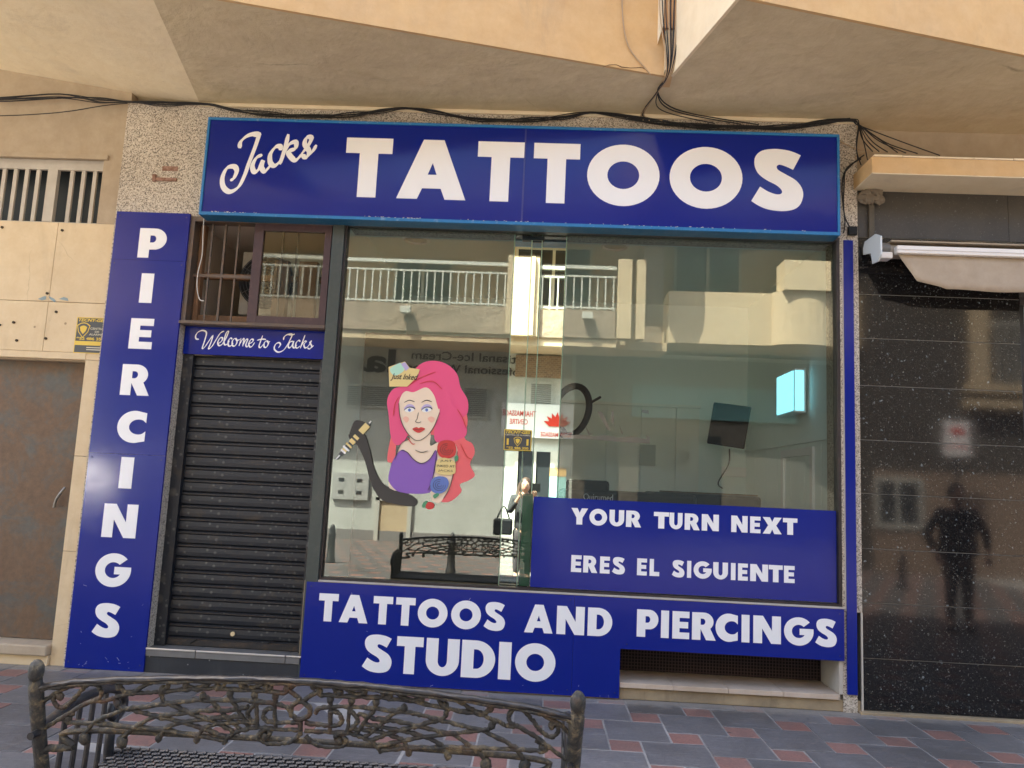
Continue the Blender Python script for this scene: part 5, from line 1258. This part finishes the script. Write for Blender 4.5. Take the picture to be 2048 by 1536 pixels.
# ------------------------------------------------------------ people (behind the camera, seen in reflections)
def skinned(name, verts, edges, m, parent, root=0, sub=1):
    me = bpy.data.meshes.new(name); me.from_pydata([v[:3] for v in verts], edges, []); o = bpy.data.objects.new(name, me); C.objects.link(o)
    md = o.modifiers.new('skin', 'SKIN'); md.use_smooth_shade = True
    for i, v in enumerate(verts):
        sv = me.skin_vertices[0].data[i]; sv.radius = v[3] if isinstance(v[3], tuple) else (v[3], v[3]); sv.use_root = (i == root)
    s2 = o.modifiers.new('sub', 'SUBSURF'); s2.levels = sub; s2.render_levels = sub
    dg = bpy.context.evaluated_depsgraph_get(); dg.update(); m2 = bpy.data.meshes.new_from_object(o.evaluated_get(dg))
    bpy.data.objects.remove(o); m2.materials.clear(); return ob(name, m2, m, parent)
def person(label, loc, coat, trousers, hair, hands, H=1.62, rz=0, coat_w=1.0, longhair=True):
    T = thing('person', label, 'person', loc, None, rz); k = H/1.7
    skin_m = new_mat('skin', (.50, .30, .21), .5)
    hl, hr = hands
    V = [(0, 0, .92, (.15, .11)), (0, 0, 1.15, (.125, .095)), (0, 0, 1.35, (.17, .11)), (0, .0, 1.47, .055), (0, .01, 1.54, .05)]
    E = [(0, 1), (1, 2), (2, 3), (3, 4)]
    for s, h in ((-1, hl), (1, hr)):
        b = len(V); V += [(s*.09, 0, .86, .095), (s*.10, .02, .48, .06), (s*.10, -.01, .10, .042), (s*.11, .10, .035, .035)]; E += [(0, b), (b, b+1), (b+1, b+2), (b+2, b+3)]
        b = len(V); V += [(s*.18, 0, 1.40, .055), h[0]+(.042,), h[1]+(.030,)]; E += [(2, b), (b, b+1), (b+1, b+2)]
        wv = Vector(h[1]); d = (wv-Vector(h[0])).normalized(); pc_ = wv+d*.06; V.append((pc_.x, pc_.y, pc_.z, .028)); E.append((b+2, b+3))
        sd = d.cross(Vector((0, 1, 0))) if abs(d.y) < .9 else Vector((1, 0, 0)); sd.normalize()
        for f in range(5):
            off = (f-1.5)*.02 if f < 4 else -.045; ln = (.07, .08, .075, .06, .05)[f]
            q1 = pc_+sd*off+d*(.02 if f < 4 else -.02); q2 = pc_+sd*off*1.2+d*ln+Vector((0, .015, 0))
            i0 = len(V); V += [(q1.x, q1.y, q1.z, .010), (q2.x, q2.y, q2.z, .008)]; E += [(b+3, i0), (i0, i0+1)]
    body = skinned('body', [(x*k, y*k, z*k, tuple(q*k for q in r) if isinstance(r, tuple) else r*k) for x, y, z, r in V], E, skin_m, T)
    hd_ = MB(); hd_.ball((0, .015*k, 1.61*k), .105*k, .78, .92, 1.1, 18, 14).ball((0, .115*k, 1.60*k), .014*k, .8, 1.2, 1.6, 8, 6)
    for s in (-1, 1): hd_.ball((s*.083*k, .0, 1.605*k), .024*k, .4, .8, 1.2, 8, 6)
    hd_.build('head', skin_m, T)
    for s in (-1, 1): MB().ball((s*.032*k, .103*k, 1.625*k), .011*k, 1.3, .6, .8, 8, 6).build('eye', M['plastic_black'], T)
    MB().ball((0, .104*k, 1.562*k), .018*k, 1.3, .5, .45, 10, 6).build('mouth', new_mat('lip', (.4, .12, .1), .5), T)
    hm = MB(); hm.ball((0, -.015*k, 1.635*k), .118*k, .85, .95, 1.02, 16, 12)
    if longhair: hm.tube(cat_rom([(-.07*k, -.03, 1.65*k), (-.11*k, -.02, 1.50*k), (-.10*k, .03, 1.34*k)], 5), .045*k, 8).tube(cat_rom([(.07*k, -.03, 1.65*k), (.11*k, -.02, 1.50*k), (.10*k, .03, 1.34*k)], 5), .045*k, 8)
    hm.build('hair', hair, T)
    cm = [(0, 0, .80, (.19*coat_w, .15)), (0, 0, .98, (.185*coat_w, .14)), (0, 0, 1.2, (.17*coat_w, .12)), (0, 0, 1.37, (.20*coat_w, .13)), (0, 0, 1.44, .07)]
    ce = [(0, 1), (1, 2), (2, 3), (3, 4)]
    for s, h in ((-1, hl), (1, hr)):
        b = len(cm); wv = Vector(h[0])*.2+Vector(h[1])*.8
        cm += [(s*.20, 0, 1.40, .072), h[0]+(.060,), (wv.x, wv.y, wv.z, .045)]; ce += [(3, b), (b, b+1), (b+1, b+2)]
    skinned('coat', [(x*k, y*k, z*k, tuple(q*k for q in r) if isinstance(r, tuple) else r*k) for x, y, z, r in cm], ce, coat, T)
    for s in (-1, 1):
        tv = [(s*.085, 0, .92, .115), (s*.10, .015, .50, .078), (s*.10, -.01, .12, .058)]
        skinned('trouser_leg', [(x*k, y*k, z*k, r*k) for x, y, z, r in tv], [(0, 1), (1, 2)], trousers, T)
        MB().ball((s*.105*k, .05*k, .05), .06, .8, 2.0, .8, 12, 8).build('shoe', M['plastic_black'], T)
    return T
blk = new_mat('dark_cloth', (.02, .02, .024), .8); brn = new_mat('brown_hair', (.05, .025, .015), .5)
pw = person('woman in a black coat photographing the shop with a phone', (-.22, -6.32, 0), blk, new_mat('dark_trousers', (.03, .025, .03), .8), brn, (((-.25, .08, 1.15), (-.10, .30, 1.40)), ((.26, .10, 1.17), (.17, .30, 1.42))), 1.6)
ph = thing('phone', 'black smartphone held up by the woman taking the photograph', 'phone', (.0, -5.985, 1.50))
box('body', M['plastic_black'], -.13, .02, -.004, .004, -.075, .06, ph, bevel=.003); box('screen', odark, -.125, .015, -.006, -.0045, -.07, .055, ph)
hb = thing('handbag', 'black handbag hanging at the hip of the photographing woman', 'bag', (-.55, -6.28, .72))
box('bag_body', M['black_leather'], -.15, .15, -.06, .06, 0, .26, hb, bevel=.03); MB().tube(cat_rom([(-.1, 0, .25), (0, 0, .45), (.1, 0, .25)], 6), .012, 6).build('strap', M['black_leather'], hb)
person('man in a dark coat standing right of the photographer', (5.2, -3.9, 0), new_mat('black_coat', (.012, .012, .015), .8), blk, new_mat('black_hair', (.015, .012, .01), .5), (((-.36, -.02, 1.12), (-.30, .10, .90)), ((.36, -.02, 1.12), (.30, .10, .90))), 1.75, 0, 1.45, False)

# ------------------------------------------------------------ added unseen car, windscreen tilted to throw the glint on the tall sign
CR = thing('glint_car', 'unseen silver hatchback added across the street to throw a glint', 'car', (-8.9, -9.6, 0))
pr = [(-2.0, .35), (-2.05, .75), (-1.85, 1.35), (-1.3, 1.50), (.05, 1.48), (.95, .98), (1.75, .82), (1.95, .6), (1.95, .35)]
MB().prism([(-.82, y, z-.0) for y, z in pr], (1.64, 0, 0)).build('body', new_mat('silver_paint', (.35, .36, .37), .3, .6), CR, bevel=.05)
nv = Vector((.13, 1.24, .835)).normalized(); ce_ = Vector((0, .56, 1.27)); ux = Vector((1, 0, 0)); ux = (ux-nv*ux.dot(nv)).normalized(); uy = nv.cross(ux)
MB().prism([ce_+ux*a+uy*b for a, b in ((-.36, -.22), (-.2, -.36), (.2, -.36), (.36, -.22), (.34, .2), (.2, .34), (-.2, .34), (-.34, .2))], nv*.01).build('windscreen', new_mat('windscreen_glass', (.01, .012, .012), .12, spec=.30), CR)
for sx in (-.825, .825):
    MB().prism([(sx, -1.7, .95), (sx, -1.25, 1.40), (sx, .0, 1.40), (sx, .75, .98)], (.006 if sx > 0 else -.006, 0, 0)).build('side_window', odark, CR)
    for y in (-1.3, 1.25):
        wh = MB().tube([(sx-.1 if sx > 0 else sx-.02, y, .32), (sx+.02 if sx > 0 else sx+.1, y, .32)], .32, 20).build('wheel', M['plastic_black'], CR)
    MB().ball((sx*.78, 1.93, .68), .11, 1.2, .4, .7).build('headlight', owhite, CR)

# remains of old lettering film on the inside of the right pane
GR = thing('film_residue', 'torn pale remains of old lettering film on the right window pane', 'residue', (.6, .06, 1.9))
fm = new_mat('film_residue', (.45, .40, .36), .7); random.seed(21)
def fpoly(pts, nm='film_strip'):
    P = [at(a+random.uniform(-1.5, 1.5), b+random.uniform(-1.5, 1.5), .0605) for a, b in pts]
    o = MB().prism([(p.x, .0585, p.z) for p in P], (0, .0004, 0)).build(nm, fm, GR); o.location = -GR.location
fpoly([(1122, 868), (1140, 871), (1160, 868), (1185, 873), (1210, 871), (1240, 876), (1262, 874), (1292, 879), (1293, 872), (1298, 873), (1298, 887), (1240, 884), (1180, 880), (1124, 876)])
fpoly([(1196, 822), (1205, 822), (1222, 862), (1214, 858), (1203, 838)]); fpoly([(1222, 822), (1226, 823), (1227, 852), (1222, 840)]); fpoly([(1170, 850), (1180, 866), (1186, 869), (1176, 870)]); fpoly([(1284, 820), (1297, 821), (1296, 828), (1285, 826)]); fpoly([(1238, 848), (1242, 866), (1246, 868)])

# small fixings and scuffs on the blue panels
scw = new_mat('screw_head', (.02, .025, .12), .3, .6)
def screws(root, pts, Y):
    b = MB()
    for x, z in pts: b.tube([(x, Y, z), (x, Y-.0022, z)], .006, 8)
    o = b.build('screw', scw, root); o.location = -root.location
for p in ((-3.515, 3.17), (-2.96, 3.17), (-3.515, 1.60), (-2.96, 1.60), (-3.515, .05), (-2.96, .05), (-3.515, 3.57), (-2.96, 3.57)): screws(PS, [p], -.0212)
for p in ((-1.70, .70), (-1.70, .05), (.27, .70), (.27, .05), (.62, .05), (2.26, .70), (2.26, .40), (.70, .40)): screws(SS, [p], -.0202)
scf = new_mat('pale_scuff', (.30, .32, .42), .6); random.seed(31)
b = MB()
for i in range(26):
    x = random.choice([random.uniform(-1.7, .6), random.uniform(-3.5, -2.96)]); z = random.uniform(.015, .09) if i % 3 else random.uniform(.1, .7)
    Lx = random.uniform(.004, .03); b.box(x, x+Lx, -.0212, -.0203, z, z+random.uniform(.001, .003), rot=Matrix.Rotation(random.uniform(-1.4, 1.4), 3, 'Y'))
tb_ = b.build('scuff_mark', scf, SS, 'stuff'); tb_.location = -SS.location
